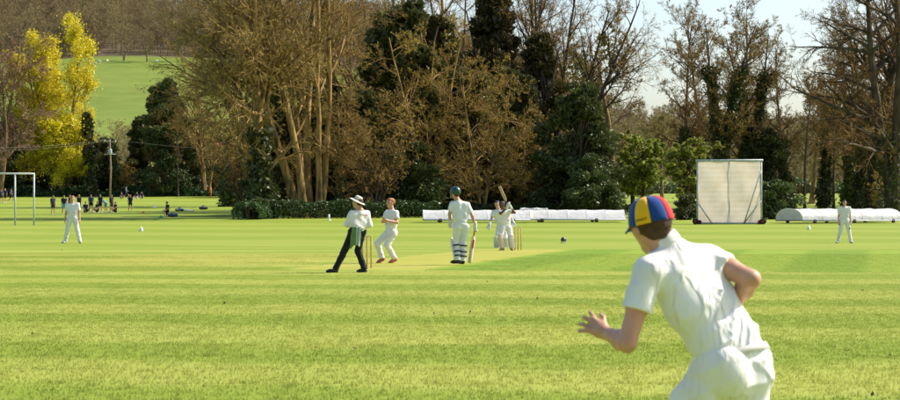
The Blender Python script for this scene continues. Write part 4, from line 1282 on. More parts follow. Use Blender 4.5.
# --- bowler
b, P = mapper(388, 51.3)
J = dict(head=P(390.3, 203, -.02), neck=P(391.5, 209.5, 0), pel=P(391, 231, 0), sL=P(396, 213, -.13), sR=P(387, 213, .13), eL=P(397, 222.5, -.22), wL=P(387.5, 220.5, -.36),
         eR=P(383.5, 221, .10), wR=P(383, 222, -.14), hL=P(393, 233, -.075), hR=P(388.5, 233, .075), kL=P(387, 245, -.12), kR=P(377.5, 243.5, .06), aL=P(394.5, 258.2, .02), aR=P(382, 257.8, .10))
figure('person', b, 'ginger-haired bowler in whites following through with bent knees', J, hair=m_hair_g, shoe=m_shoe_r, face=(-.80, -.60, .05), sleeve=.62,
    toes=dict(L=(-.7, -.35, -.32), R=(-.62, -.3, -.36)), handargs=dict(curl=.9), loose=1.08)

# --- kit shared by the batsmen
m_pad = clothmat('pad_white', (0.62, 0.60, 0.55), 20, .01); m_strap = plain('pad_strap', (0.02, 0.025, 0.045), .7, .2); m_glove = clothmat('glove_white', (.60, .585, .54), 30, .01)
m_wood = plain('willow', (0.52, 0.36, 0.19), .5, .2, 10); m_red = plain('sticker_red', (.55, .05, .04), .5, .15)
def pads(e, J, q, fr, w=.135, col=None, top=.14):
    kn, an = J['k'+q], J['a'+q]; ax_ = unit(kn - an); side = unit(np.cross(ax_, fr)); fo = unit(np.cross(side, ax_))
    S_ = Sdf()
    lo, hi = an + ax_*.02 + fo*.075, kn + ax_*top + fo*.10
    for t_ in np.linspace(-1, 1, 7):
        off = side*t_*w*.75 - fo*.085*t_*t_
        mid = kn + fo*.115
        S_.cone(lo + off*.85, mid + off, .022, .024, .02); S_.cone(mid + off, hi + off*.9 - ax_*.05*t_*t_, .024, .022, .02)
    pd = obj('batting_pad', S_.me('batting_pad', .010), col or m_pad, e)
    for t_ in (.25, .5, .85):
        c_ = an*(1-t_) + kn*t_
        ring = [c_ + side*math.cos(a)*.095 + fo*math.sin(a)*.09 for a in np.linspace(math.pi*1.02, math.pi*1.98, 14)]
        mb = MB()
        vs_ = []; 
        for p_ in ring: vs_ += [p_ - ax_*.017, p_ + ax_*.017]
        for p_ in ring: vs_ += [c_ + (p_-c_)*1.07 - ax_*.017, c_ + (p_-c_)*1.07 + ax_*.017]
        n_ = len(ring); ff_ = []
        for i_ in range(n_-1):
            ff_.append((2*n_+2*i_, 2*n_+2*i_+2, 2*n_+2*i_+3, 2*n_+2*i_+1)); ff_.append((2*i_+1, 2*i_+3, 2*i_+2, 2*i_))
            ff_.append((2*i_+1, 2*n_+2*i_+1, 2*n_+2*i_+3, 2*i_+3)); ff_.append((2*i_, 2*i_+2, 2*n_+2*i_+2, 2*n_+2*i_))
        mb.add(vs_, ff_); obj('strap', mb.me('strap'), m_strap, pd)
def glove(e, w_, d, m_=None, s=1.0, curl=.7, th=(0, -1, .2), n=(1, 0, 0)):
    S_ = Sdf(); hand(S_, w_ - unit(d)*.01, unit(d), np.asarray(n, float), np.asarray(th, float), 1.32*s, curl, .004)
    S_.cone(w_ - unit(d)*.07, w_ + unit(d)*.02, .048*s, .046*s, .02)
    obj('glove', S_.me('glove', .0085), m_ or m_glove, e)
def helmet_mesh(r_=.125):
    S_ = Sdf()
    S_.cone(v3(-.02, 0, .02), v3(.02, 0, .02), r_*.98, r_*.95, .03, flat=(v3(0, 1, 0), 1.1))
    def cut(X, Y, Z): return -.035 - .25*np.maximum(-X, 0) - Z
    return S_.me('shell', .009, cut=lambda X, Y, Z: cut(X, Y, Z))
def helmet(parent, loc, f, up, m_, guard=True):
    h_ = bpy.data.objects.new('helmet', None); C.objects.link(h_); h_.parent = parent; h_.location = loc
    f = unit(f); u = unit(np.asarray(up) - f*(np.asarray(up) @ f)); l = np.cross(u, f)
    from mathutils import Matrix
    h_.rotation_euler = Matrix((f, l, u)).transposed().to_euler()
    obj('shell', helmet_mesh(), m_, h_)
    pk = []; pf = []
    for i_, t_ in enumerate(np.linspace(-1.1, 1.1, 11)):
        for q_ in (0, 1): pk.append((.118*math.cos(t_) + q_*.06*math.cos(t_), .108*math.sin(t_), .005 - q_*.012))
    pk2 = [(x_, y_, z_ - .006) for x_, y_, z_ in pk]; nn_ = len(pk)
    for i_ in range(10):
        q_ = (2*i_, 2*i_+1, 2*i_+3, 2*i_+2); pf.append(q_[::-1]); pf.append(tuple(x+nn_ for x in q_)); pf.append((2*i_+1, 2*i_+3, 2*i_+3+nn_, 2*i_+1+nn_)[::-1])
    mb = MB(); mb.add(pk + pk2, pf); obj('helmet_peak', mb.me('helmet_peak'), m_, h_)
    if guard:
        mb = MB()
        for z_ in (-.045, -.075, -.105, -.13):
            mb.tube([(.135*math.cos(t_), .115*math.sin(t_), z_) for t_ in np.linspace(-1.5, 1.5, 11)], .005, 5)
        for t_ in (-1.4, -.5, .5, 1.4): mb.tube([(.135*math.cos(t_), .115*math.sin(t_), -.02), (.13*math.cos(t_), .11*math.sin(t_), -.13)], .005, 5)
        obj('face_guard', mb.me('face_guard'), plain('steel_guard', (.25, .25, .25), .4, .1), h_)
    return h_
def bat(name, top, tip, face, label, m_b=None, stick=True):
    """handle end, toe, direction the blade faces"""
    top = np.asarray(top, float); tip = np.asarray(tip, float); L = np.linalg.norm(tip - top); ax_ = (tip - top)/L
    fo = unit(np.asarray(face, float) - ax_*(np.asarray(face, float) @ ax_)); sd = np.cross(ax_, fo)
    e = empty(name, tip, label, 'bat')
    def loc(u, s, h): return top + ax_*u + sd*s + fo*h - tip
    mb = MB(); mb.tube([loc(0, 0, 0), loc(.05, 0, 0), loc(L*.32, 0, 0)], [.019, .017, .017], 10)
    obj('handle', mb.me('handle'), m_red if stick else plain('grip_dark', (.05, .04, .04), .8, .2), e)
    st = [(L*.29, .014, .010, .010), (L*.34, .040, .012, .022), (L*.42, .053, .012, .032), (L*.75, .054, .012, .040), (L*.92, .054, .012, .032), (L*.985, .046, .010, .018), (L, .03, .006, .008)]
    vs_ = []; ff_ = []
    for (u, w_, fh_, bh) in st:
        vs_ += [loc(u, -w_, 0), loc(u, -w_*.9, fh_), loc(u, w_*.9, fh_), loc(u, w_, 0), loc(u, w_*.45, -bh*.7), loc(u, 0, -bh), loc(u, -w_*.45, -bh*.7)]
    for i_ in range(len(st)-1):
        for k_ in range(7): ff_.append((i_*7+k_, i_*7+(k_+1) % 7, (i_+1)*7+(k_+1) % 7, (i_+1)*7+k_))
    mb = MB(); mb.add(vs_, ff_, [(6*7, 6*7+j, 6*7+j+1) for j in range(1, 6)] + [(0, j+1, j) for j in range(1, 6)])
    bl = obj('blade', mb.me('blade', False), m_b or m_wood, e)
    if stick:
        mb = MB(); u0, u1 = L*.40, L*.62
        mb.add([loc(u0, -.024, -.034), loc(u0, 0, -.042), loc(u0, .024, -.034), loc(u1, -.024, -.041), loc(u1, 0, -.047), loc(u1, .024, -.041)], [(0, 1, 4, 3), (1, 2, 5, 4)])
        mb.add([loc(u0, -.045, .0145), loc(u0, .045, .0145), loc(u1, .045, .0145), loc(u1, -.045, .0145)], [(0, 1, 2, 3)])
        obj('sticker', mb.me('sticker', False), m_red, bl)
    return e

# --- batsman at the near end, seen from behind
b, P = mapper(460, 49.5)
J = dict(head=P(455.3, 194, 0), neck=P(457.5, 200, 0), pel=P(461, 224.5, 0), sL=P(452.3, 204, -.02), sR=P(467.2, 205, .04), eL=P(449.5, 214.5, -.03), wL=P(450, 222, .06), eR=P(472.5, 216.5, .05), wR=P(475, 226, .08),
         hL=P(457.3, 227, -.03), hR=P(465, 227, .04), kL=P(455.8, 243, .06), kR=P(463.3, 243, .08), aL=P(458, 260, -.02), aR=P(462.8, 260.5, .06))
e, J, (f, up, r), (lat, upv, fr) = figure('person', b, 'batsman in dark green helmet standing with his back turned, bat lowered', J, face=(-.62, .78, 0), sleeve=.68, hands='glove', shoe=m_shoe_k, toes=dict(L=(-.7, .4, 0), R=(-.35, .75, 0)), loose=1.08, h=.0125)
helmet(e, J['head'] + up*.04, f, up, plain('helmet_green', (.008, .055, .035), .35, .15, spec=.5))
for q in 'LR': pads(e, J, q, unit((-.66, .75, 0)), .14 if q == 'L' else .12)
glove(e, J['wL'], v3(.05, .1, -1), th=v3(-.6, .6, 0)); glove(e, J['wR'], v3(.02, .05, -1), th=v3(-.6, .6, 0), curl=1.2)
bt = b + Vector(J['wR'])
bat('cricket_bat', bt + Vector((.012, .035, .05)), b + Vector(P(469.6, 263.2, .12)), (-.4, .9, 0), 'cricket bat with red stickers hanging from the near batsman hand', plain('willow_pale', (.60, .50, .36), .5, .15, 10))

# --- wicketkeeper, mostly behind the far batsman
b, P = mapper(501, 70.5)
J = dict(head=P(497, 204.3, 0), neck=P(498.5, 208.8, 0), pel=P(502, 227, .12), sL=P(504.8, 212, 0), sR=P(493.3, 212, 0), eR=P(491.5, 219, -.05), wR=P(489.8, 224, -.20), eL=P(510.5, 217, -.02), wL=P(513, 222, -.18),
         hL=P(504.8, 228.5, .1), hR=P(499.2, 228.5, .1), kL=P(506, 238, -.10), kR=P(497, 238, -.10), aL=P(506, 247, .02), aR=P(496.5, 247, .02))
e, J, (f, up, r), (lat, upv, fr) = figure('person', b, 'wicketkeeper half hidden behind the far batsman with gloves held out', J, face=(-.35, -.93, 0), sleeve=.65, hands='glove', h=.013, hair=m_hair_k)
for q in 'LR':
    pads(e, J, q, unit((-.3, -.95, 0)), .11, top=.06)
glove(e, J['wR'], v3(-.3, -.5, -.7), s=1.15, curl=.35, th=v3(1, 0, 0)); glove(e, J['wL'], v3(.3, -.5, -.7), s=1.15, curl=.35, th=v3(-1, 0, 0))

# --- batsman at the far end, swinging
b, P = mapper(507, 66.3)
J = dict(head=P(501.8, 205, -.06), neck=P(503.3, 209.3, -.02), pel=P(505.5, 226.5, .02), sR=P(499, 212.3, -.08), sL=P(509, 211.3, .06), eR=P(500.8, 213.6, -.36), wR=P(507.2, 207.2, -.28), eL=P(514.6, 212.6, -.16), wL=P(510, 206.2, -.24),
         hR=P(502.3, 228, -.03), hL=P(508.6, 228, .06), kR=P(501.2, 238.3, -.10), kL=P(511.2, 238.3, .0), aR=P(502.8, 248.3, -.10), aL=P(512, 248.3, .04))
e, J, (f, up, r), (lat, upv, fr) = figure('person', b, 'far batsman in whites finishing a swing with the bat above his head', J, skin=m_skin_dark, hair=m_hair_k, face=(-.75, -.65, .05), sleeve=.6, hands='glove', shoe=plain('shoe_tan', (.22, .12, .06), .6, .2),
    toes=dict(R=(-.5, -.8, 0), L=(.1, -.95, 0)), loose=1.08, h=.0125)
for q in 'LR': pads(e, J, q, unit((-.45, -.9, 0)), .12, plain('pad_cream', (.60, .50, .36), .8, .1) if q == 'R' else None)
glove(e, J['wR'], v3(.3, .05, .7), th=v3(-.6, -.6, .3), curl=1.3); glove(e, J['wL'], v3(-.4, -.1, .7), th=v3(-.6, -.6, .3), curl=1.3)
bat('cricket_bat', b + Vector(P(509.2, 208.0, -.27)), b + Vector(P(499.4, 186.2, -.05)), (-.6, -.75, 0), 'cricket bat raised overhead by the far batsman', stick=False)

# --- fielders
def standing(px, d, h_, name, label, feet=.20, arm=.10, hair=None, face=(0, -1, 0), turn=0.0, **kw):
    s_ = h_
    hw, sw = .052*s_, .112*s_
    J = dict(head=v3(0, -.01, .93*s_), neck=v3(0, 0, .845*s_), pel=v3(0, 0, .535*s_), sL=v3(sw, 0, .815*s_), sR=v3(-sw, 0, .815*s_),
             eL=v3(sw + arm*.6, .03, .635*s_), eR=v3(-sw - arm*.6, .03, .635*s_), wL=v3(sw + arm, -.05, .49*s_), wR=v3(-sw - arm*.9, -.04, .49*s_),
             hL=v3(hw, 0, .515*s_), hR=v3(-hw, 0, .515*s_), kL=v3(hw + feet*.45, -.02, .285*s_), kR=v3(-hw - feet*.45, -.02, .285*s_), aL=v3(hw + feet*.9, .02, .048*s_), aR=v3(-hw - feet*.9, .02, .048*s_))
    for k_, v_ in (kw.pop('mod', {}) or {}).items(): J[k_] = J[k_] + v3(*v_)
    return figure(name, at(px, d), label, J, hair=hair, face=face, g=h_/1.76, rz=turn, **kw)
standing(72.5, 79.5, 1.80, 'person', 'fielder in whites facing the camera with arms at his sides, far from play', .20, .08, m_hair_g, face=(.08, -1, 0), h=.013, toes=dict(L=(.45, -.9, 0), R=(-.5, -.85, 0)), sleeve=.72, loose=1.12)
e, J, _, _ = standing(844.5, 79.5, 1.63, 'person', 'young fielder in whites standing in front of the domed cover', .17, .05, m_hair_b, face=(-.1, -1, 0), h=.013, toes=dict(L=(.3, -.95, 0), R=(-.6, -.8, 0)), sleeve=.72, loose=1.1)
S_ = Sdf().ball(v3(.17, -.082, .56), .045, .01, flat=(v3(0, 1, 0), 3)).ball(v3(.175, -.082, .52), .03, .01, flat=(v3(0, 1, 0), 3)); obj('grass_stain', S_.me('grass_stain', .01), plain('stain_green', (.10, .13, .05), .9, .2), e)

# --- players on the far pitch
KH = .034
def kid(px, d, h_, label, shirt, short, hair=None, turn=0.0, arm=.06, feet=.08, mod=None, rz=0, skin=None):
    return standing(px, d, h_, 'person', label, feet, arm, hair or m_hair_b, shirt=shirt, trouser=short, shorts=True, h=KH, eyes=False, hands='bare', turn=turn, mod=mod, group='players on the far field', shoe=m_shoe)
SIT = dict(head=(0, 0, -.62), neck=(0, 0, -.62), sL=(0, 0, -.62), sR=(0, 0, -.62), eL=(0, -.1, -.6), eR=(0, -.1, -.6), wL=(0, -.22, -.42), wR=(0, -.22, -.42), pel=(0, .05, -.78), hL=(0, 0, -.75), hR=(0, 0, -.75), kL=(.1, -.35, -.1), kR=(-.1, -.35, -.1), aL=(0, -.55, 0), aR=(0, -.55, 0))
KNEEL = dict(head=(0, -.05, -.42), neck=(0, -.03, -.42), sL=(0, 0, -.42), sR=(0, 0, -.42), eL=(0, -.1, -.42), eR=(0, -.1, -.42), wL=(-.05, -.28, -.33), wR=(.05, -.28, -.33), pel=(0, .05, -.42), hL=(0, 0, -.42), hR=(0, 0, -.42), kL=(0, -.38, 0), kR=(0, 0, -.42), aL=(0, -.35, 0), aR=(0, .42, 0))
BEND = dict(head=(0, -.5, -.35), neck=(0, -.42, -.25), sL=(0, -.38, -.22), sR=(0, -.38, -.22), eL=(0, -.42, -.3), eR=(0, -.42, -.3), wL=(-.05, -.38, -.3), wR=(.05, -.38, -.3))
RUN = dict(kL=(0, -.35, .06), aL=(0, -.1, .25), kR=(0, .12, 0), aR=(0, .45, .18), eL=(0, .2, .05), wL=(0, .1, .25), eR=(0, -.2, .05), wR=(0, -.4, .25))
def shift(m_, z): return {k_: (v_[0], v_[1], v_[2] + z) for k_, v_ in m_.items()}
kid(53, 182, 1.74, 'player in all black standing apart beside the goal', m_navy, m_black, m_hair_k, .8)
kid(64, 184, 1.72, 'player in dark shirt and light blue shorts facing the camera', m_navy, m_lblue, m_hair_b, .2)
kid(69.5, 190, 1.74, 'dark-kitted player just behind the left fielder shoulder', m_navy, m_black, m_hair_k, 2.0)
kid(79, 190, 1.74, 'ginger player in dark kit showing beside the left fielder neck', m_navy, m_black, m_hair_g, -.6)
kid(85.5, 196, 1.66, 'dark-kitted player sitting nearest the left fielder', m_navy, m_black, m_hair_k, .5, mod=SIT)
kid(91, 196, 1.72, 'player in blue top and black shorts with back to the wood', clothmat('blue_kit', (.03, .06, .14), 20, .01), m_black, m_hair_b, .3)
kid(97.5, 198, 1.66, 'dark-kitted player sitting low in the middle of the group', m_navy, m_navy, m_hair_b, -.7, mod=SIT)
kid(100.3, 196, 1.74, 'tall dark-kitted player standing in the middle of the group', m_navy, m_black, m_hair_k, -.5)
kid(106, 197, 1.66, 'player bending forward in a light blue top', m_lblue, m_lblue, m_hair_b, -.8, mod=BEND)
kid(111.5, 196, 1.70, 'dark-topped player with bare legs next to the utility pole', m_navy, m_navy, m_hair_g, .9)
kid(115.5, 198, 1.64, 'dark-kitted player sitting at the right end of the group', m_navy, m_black, m_hair_b, -.9, mod=SIT)
kid(130.3, 205, 1.64, 'ginger player standing alone right of the utility pole', m_navy, m_navy, m_hair_g, .1)
kid(126, 276, 1.74, 'far player in mid stride beyond the lone ginger one', clothmat('blue_kit', (.03, .06, .14)), m_black, m_hair_b, 1.3, mod=RUN)
kid(121.5, 280, 1.55, 'far player sitting by the wood left of the running one', m_navy, m_lblue, m_hair_g, .6, mod=SIT)
kid(137, 280, 1.55, 'far pale-legged player sitting by the wood', m_navy, m_white, m_hair_b, -.4, mod=SIT)
kid(141.5, 281, 1.6, 'far dark player sitting at the end of the row by the wood', m_navy, m_lblue, m_hair_k, .3, mod=SIT)
kid(1.2, 256, 1.72, 'far player at the very left edge of the picture', m_navy, m_black, m_hair_b, .7)
kid(5.2, 257, 1.76, 'far ginger player in the middle of three under the crossbar', m_navy, m_black, m_hair_g, -.4)
kid(11.2, 255, 1.74, 'far player striding nearest the goal upright', m_navy, m_black, m_hair_k, .9, mod=RUN)
kid(167.5, 172, 1.70, 'player in all black kneeling alone on one knee', m_black, m_black, m_hair_k, -1.0, mod=KNEEL)
# player lying on the grass
L_ = {}
base = dict(head=(-.78, 0, .20), neck=(-.62, 0, .17), pel=(-.05, 0, .13), sL=(-.58, -.18, .15), sR=(-.58, .18, .17), eL=(-.45, -.34, .06), wL=(-.62, -.42, .05), eR=(-.42, .32, .07), wR=(-.6, .42, .05),
            hL=(0, -.09, .12), hR=(0, .09, .12), kL=(.42, -.12, .10), kR=(.40, .14, .12), aL=(.84, -.14, .08), aR=(.82, .2, .08))
figure('person', at(184.5, 203), 'player lying face up on the grass beside a turquoise bag', base, shirt=plain('maroon_top', (.05, .02, .025), .8, .2), trouser=m_white, shorts=False, h=KH, face=(.35, 0, .94), hup=(-1, 0, .3), eyes=False, toes=dict(L=(.4, -.2, .9), R=(.4, .2, .9)), group='players on the far field', rz=.15)
# ------------------------------------------------------------------ wickets
m_stump = plain('stump_wood', (0.62, 0.40, 0.16), .5, .15, 10)
def wicket(c, label):
    e = empty('wicket', (c[0], c[1], 0), label, 'wicket', 'wickets')
    for k in (-1, 0, 1):
        o = PX * k * .098
        obj('stump', MB().tube([(o[0], o[1], -.05), (o[0], o[1], .695), (o[0], o[1], .705), (o[0], o[1], .711)], [.0195, .0195, .017, .012], 10).me('stump'), m_stump, e)
    for k in (-1, 1):
        a = PX*(k*.049 - .046); b_ = PX*(k*.049 + .046)
        obj('bail', MB().tube([(a[0], a[1], .716), (a[0]*.6+b_[0]*.4, a[1]*.6+b_[1]*.4, .716), (a[0]*.4+b_[0]*.6, a[1]*.4+b_[1]*.6, .716), (b_[0], b_[1], .716)], [.006, .011, .011, .006], 8).me('bail'), m_stump, e)
wicket(PN, 'three wooden stumps between the umpire and the bowler')
wicket(PF, 'three wooden stumps beside the far batsman')

# ------------------------------------------------------------------ sight screen
D = 143.0; k = D/FPX
b = at(729.5, D)
e = empty('sight_screen', b, 'tall white mesh sight screen on wheels', 'sight screen', rz=R(-11))
def Z(py): return CAMZ - (py-207)*k - b.z
def Xs(px): return (px - 729.5)*k
zt, zb = Z(160.5), Z(223.2); xl, xr = Xs(697.5), Xs(761.0)
m_frame = plain('frame_galvanised', (.40, .44, .40), .5, .2, 5, spec=.5); m_tan = None
m_screen, nt = new_mat('screen_mesh')
v = objvec(nt); sx = N(nt, 'ShaderNodeSeparateXYZ'); nt.links.new(v, sx.inputs[0]); z = E(nt, sx.outputs[2])
band = (z*(2*math.pi/.33) + noise(nt, 1.2, 2, v)*1.5).sin().ramp(-.2, .9)
c_ = mixc(nt, band * .8, (0.86, 0.80, 0.73), (0.91, 0.86, 0.80))
c_ = mixc(nt, noise(nt, 1.6, 4, v).ramp(.4, .7)*.35, c_, (0.74, 0.64, 0.50))
finish(nt, c_, .9, band, .004, .1, .62)
r = np.random.default_rng(5)
for a, b_ in ((xl+.06, -.015), (.015, xr-.06)):
    nx, nz = 18, 34
    X, Zz = np.meshgrid(np.linspace(a, b_, nx), np.linspace(zb+.05, zt-.06, nz), indexing='ij')
    U = (X-a)/(b_-a); V = (Zz-zb)/(zt-zb)
    Y = .02*np.sin(X*3.1 + Zz*1.7) + .05*np.sin(math.pi*U)*np.sin(math.pi*V) + .012*np.sin(Zz*19) + .015*np.sin((X*1.3 - Zz)*4)
    vv = np.stack([X, Y, Zz], -1).reshape(-1, 3); n0 = len(vv)
    i = np.arange(nx-1)[:, None]*nz + np.arange(nz-1)[None]
    f = np.stack([i, i+nz, i+nz+1, i+1], -1).reshape(-1, 4)
    vv2 = vv + v3(0, .012, 0)
    obj('screen_cloth', mesh('screen_cloth', np.vstack([vv, vv2]), np.vstack([f, f[:, ::-1] + n0])), m_screen, e)
def bar(name, p, q, w_=.05, m_=None, par=None): return obj(name, MB().tube([p, q], w_, 8).me(name), m_ or m_frame, par or e)
bar('upright', (xl, 0, zb-.12), (xl, 0, zt+.02), .055); bar('upright', (xr, 0, zb-.12), (xr, 0, zt+.02), .055); bar('upright', (0, .06, zb), (0, .06, zt), .03)
bar('top_rail', (xl-.12, 0, zt), (xr+.12, 0, zt), .075); bar('bottom_rail', (xl, 0, zb), (xr, 0, zb), .06)
bar('brace', (xl, -.09, Z(202)), (Xs(712), -.09, zb), .045); bar('brace', (xr, -.09, Z(170)), (Xs(744), -.09, zb), .04); bar('brace', (xr, -.09, Z(200.5)), (Xs(744), -.10, zb), .04)
m_tyre = plain('tyre_rubber', (.018, .016, .016), .85, .3); m_hub = plain('hub_red', (.28, .04, .03), .6, .3)
def wheel(par, c, rad, wd, axis='y'):
    mb = MB().lathe([(rad*.55, -wd/2), (rad*.9, -wd/2), (rad, -wd*.3), (rad, wd*.3), (rad*.9, wd/2), (rad*.55, wd/2)], 20)
    t = obj('wheel', mb.me('wheel'), m_tyre, par, c); t.rotation_euler = (R(90), 0, 0) if axis == 'y' else (0, R(90), 0)
    obj('hub', MB().lathe([(0, -wd*.42), (rad*.3, -wd*.45), (rad*.57, -wd*.3), (rad*.57, wd*.3), (rad*.3, wd*.45), (0, wd*.42)], 16).me('hub'), m_hub, t)
for x_ in (xl, xr):
    for y_ in (-.55, .75):
        wheel(e, (x_ + (-.1 if x_ < 0 else .12), y_, .20), .20, .14)
        wheel(e, (x_ + (.26 if x_ < 0 else .02) - .1, y_ + .25, .15), .15, .12)
    bar('axle', (x_, -.55, .22), (x_, .75, .22), .05); bar('axle_stay', (x_, .75, .24), (x_, .02, zt*.55), .035); bar('axle_post', (x_, 0, .2), (x_, 0, zb), .05)

# ------------------------------------------------------------------ rain covers
m_cover, nt = new_mat('cover_sheet')
v = objvec(nt)
c_ = mixc(nt, noise(nt, .9, 4, v).ramp(.35, .7), (0.80, 0.79, 0.77), (0.73, 0.72, 0.69))
c_ = mixc(nt, noise(nt, 4, 5, v).ramp(.58, .75)*.4, c_, (0.55, 0.53, 0.46))
finish(nt, c_, .55, noise(nt, 3.5, 4, v), .05, .3, .35)
m_rail = plain('rail_metal', (.33, .37, .40), .45, .2, spec=.5)
def cover(px, d, L, Wd, H, rz, label, ribs, z0=.22, wheels=(), seed=1, flatness=1.0):
    e = empty('rain_cover', at(px, d), label, 'rain cover', 'rain covers', rz)
    r = np.random.default_rng(seed)
    xs = np.linspace(0, L, ribs+1)
    def sec(x, sag, n=15):
        t = np.linspace(0, math.pi, n)
        yy = -np.cos(t)
        zz = np.sin(t)**flatness if flatness < 1 else np.minimum(1, (1 - np.abs(yy))*1.55)**.85*(1 - .06*np.abs(yy))
        return np.stack([np.full(n, x), yy*Wd/2, z0 + zz*(H - sag)], -1)
    for i in range(ribs):
        cols_ = []
        for u in np.linspace(0, 1, 7):
            s_ = sec(xs[i] + (xs[i+1]-xs[i])*u*.996, .03*math.sin(math.pi*u) + (.006 if 0 < u < 1 else 0))
            s_[:, 2] += r.normal(0, .008, len(s_)) * (0 < u < 1); cols_.append(s_)
        cols_ = np.array(cols_); n = cols_.shape[1]
        ii = np.arange(6)[:, None]*n + np.arange(n-1)[None]
        f = np.stack([ii, ii+n, ii+n+1, ii+1], -1).reshape(-1, 4)
        vv = cols_.reshape(-1, 3); inner = vv*np.array([1, .985, 1]) - v3(0, 0, .02); n0 = len(vv)
        obj('cover_panel', mesh('cover_panel', np.vstack([vv, inner]), np.vstack([f, f[:, ::-1]+n0])), m_cover, e)
    for x in xs:
        obj('hoop', MB().tube(sec(x, .0), .014, 6).me('hoop'), m_cover, e)
    for x in (0.0, L):
        s_ = sec(x, .01); mb = MB(); n = len(s_)
        c0 = v3(x, 0, z0); vs = np.vstack([s_, [c0]]); vs2 = vs + v3(.02 if x == 0 else -.02, 0, 0)
        mb.add(np.vstack([vs, vs2]), None, [(i, i+1, n) for i in range(n-1)] + [(i+1+n+1, i+n+1, n+n+1) for i in range(n-1)])
        obj('end_sheet', mb.me('end_sheet', False), m_cover, e)
    for s_ in (-1, 1):
        obj('base_rail', MB().tube([(0, s_*Wd/2, z0-.03), (L, s_*Wd/2, z0-.03)], .05, 8).me('base_rail'), m_rail, e)
    for x in wheels:
        for s_ in (-1, 1):
            wheel(e, (x, s_*(Wd/2), .14), .14, .10)
            obj('wheel_bracket', MB().tube([(x, s_*Wd/2, .14), (x, s_*Wd/2, z0)], .03, 6).me('wheel_bracket'), m_rail, e)
    return e
cover(423, 150, 7.6, 2.6, .68, R(2), 'long low white rain cover nearest the hedge end, behind the near batsman', 5, wheels=(1.2, 6.4), seed=2, flatness=1.05)
cover(528, 151.0, 6.9, 2.6, .68, R(2.5), 'long low white rain cover behind the far stumps and striped cap', 5, wheels=(.9, 4.8), seed=3, flatness=1.05)
cover(789, 147, 8.4, 3.4, .82, R(24), 'domed white rain cover with rounded end near the right fielder', 5, wheels=(1.0, 4.3, 7.6), seed=4, flatness=.75)
# bundled sheet on the joint of the two covers
S_ = Sdf()
for t in np.linspace(0, 1.6, 8): S_.cone(v3(t, .1*math.sin(t*5), .05+.03*math.sin(t*7)), v3(t+.25, .1*math.sin(t*5+1), .05+.03*math.sin(t*7+2)), .09, .08, .05)
o = obj('folded_sheet', S_.me('folded_sheet', .03), m_cover, None, at(521, 151, .88)); setp(o, 'crumpled white sheet lying on top of the long covers', 'sheet')

# ------------------------------------------------------------------ goal, posts, pole and wires
m_goal = plain('goal_paint', (.50, .52, .50), .5, .15, 4)
e = empty('goal_frame', at(34, 137), 'tall grey metal goal frame on the left field', 'goal')
dz = 52*137/FPX; kx = 137/FPX
for px in (34, 15, -32): obj('post', MB().tube([((px-34)*kx, 0, -.1), ((px-34)*kx, 0, dz)], .055, 10).me('post'), m_goal, e)
obj('crossbar', MB().tube([(-66*kx, 0, dz), (0.03, 0, dz - .02)], .06, 10).me('crossbar'), m_goal, e)
m_orange = plain('post_orange', (.72, .16, .02), .5, .1)
for px, d, h_, lab in ((211, 285, 1.5, 'orange corner post at the edge of the far wood'), (816, 292, 1.4, 'orange post on the sunlit meadow behind the domed cover')):
    e = empty('corner_post', at(px, d), lab, 'post', 'orange posts')
    obj('shaft', MB().tube([(0, 0, -.1), (0, 0, h_)], [.075, .06], 10).me('shaft'), m_orange, e)
    obj('foot', MB().lathe([(.0, .03), (.18, .03), (.2, 0), (.2, -.03)], 14).me('foot'), m_orange, e)
D = 287.0
e = empty('utility_pole', at(110, D), 'wooden utility pole with transformer box before the dark wood', 'utility pole')
m_pole = plain('pole_wood', (.30, .23, .16), .8, .25, 3)
ph = 58*D/FPX
obj('shaft', MB().tube([(0, 0, -.3), (.12, 0, ph*.5), (-.05, 0, ph)], [.13, .11, .09], 10).me('shaft'), m_pole, e)
obj('crossarm', MB().box((-.9, -.16, ph-.35), (.9, -.05, ph-.22)).me('crossarm', False), m_pole, e)
tb = obj('transformer', MB().lathe([(0, 0), (.22, .0), (.24, .06), (.24, .55), (.21, .62), (0, .65)], 16).me('transformer'), plain('transformer_grey', (.42, .44, .43), .5, .1), e, (.1, -.42, ph-1.9))
obj('platform', MB().box((-.55, -.6, ph-2.02), (.65, -.1, ph-1.94)).me('platform', False), m_frame, e)
for x_ in (-.75, 0.02, .75): obj('insulator', MB().lathe([(.03, 0), (.07, .02), (.05, .06), (.08, .1), (.05, .14), (.03, .18)], 10).me('insulator'), plain('insulator_white', (.7, .7, .68), .3, .05), e, (x_, -.1, ph-.22))
m_wire = plain('wire_grey', (.34, .31, .27), .5, .1)
top = at(110, D); top = v3(top.x, top.y-.1, top.z + ph)
def wire(a, b_, sag, label, rad=.013):
    t = np.linspace(0, 1, 25)[:, None]
    p = a*(1-t) + b_*t; p[:, 2] -= (sag*4*t*(1-t))[:, 0]
    o = obj('overhead_wire', MB().tube(p - p[0], rad, 6).me('overhead_wire'), m_wire, None, p[0]); setp(o, label, 'wire')
wl = wp(-60, 146.5, 275.0)
wire(wl, top + v3(-.75, 0, 0), .55, 'upper overhead wire running to the pole from the picture edge')
wire(wl + v3(0, .3, -.42), top + v3(.02, 0, -.1), .6, 'lower overhead wire running to the pole from the picture edge')
wire(top + v3(.75, 0, 0), wp(300, 150, 262.0), .5, 'overhead wire running from the pole toward the large bare trees', .014)
o = obj('red_marker', MB().ball((0, 0, 0), (.36, .25, .22), 14, 10).me('red_marker'), plain('marker_red', (.62, .10, .07), .5, .2), None, wp(216, 145, 222.0)); setp(o, 'small red ball-shaped marker high against the drooping brown tree', 'marker')

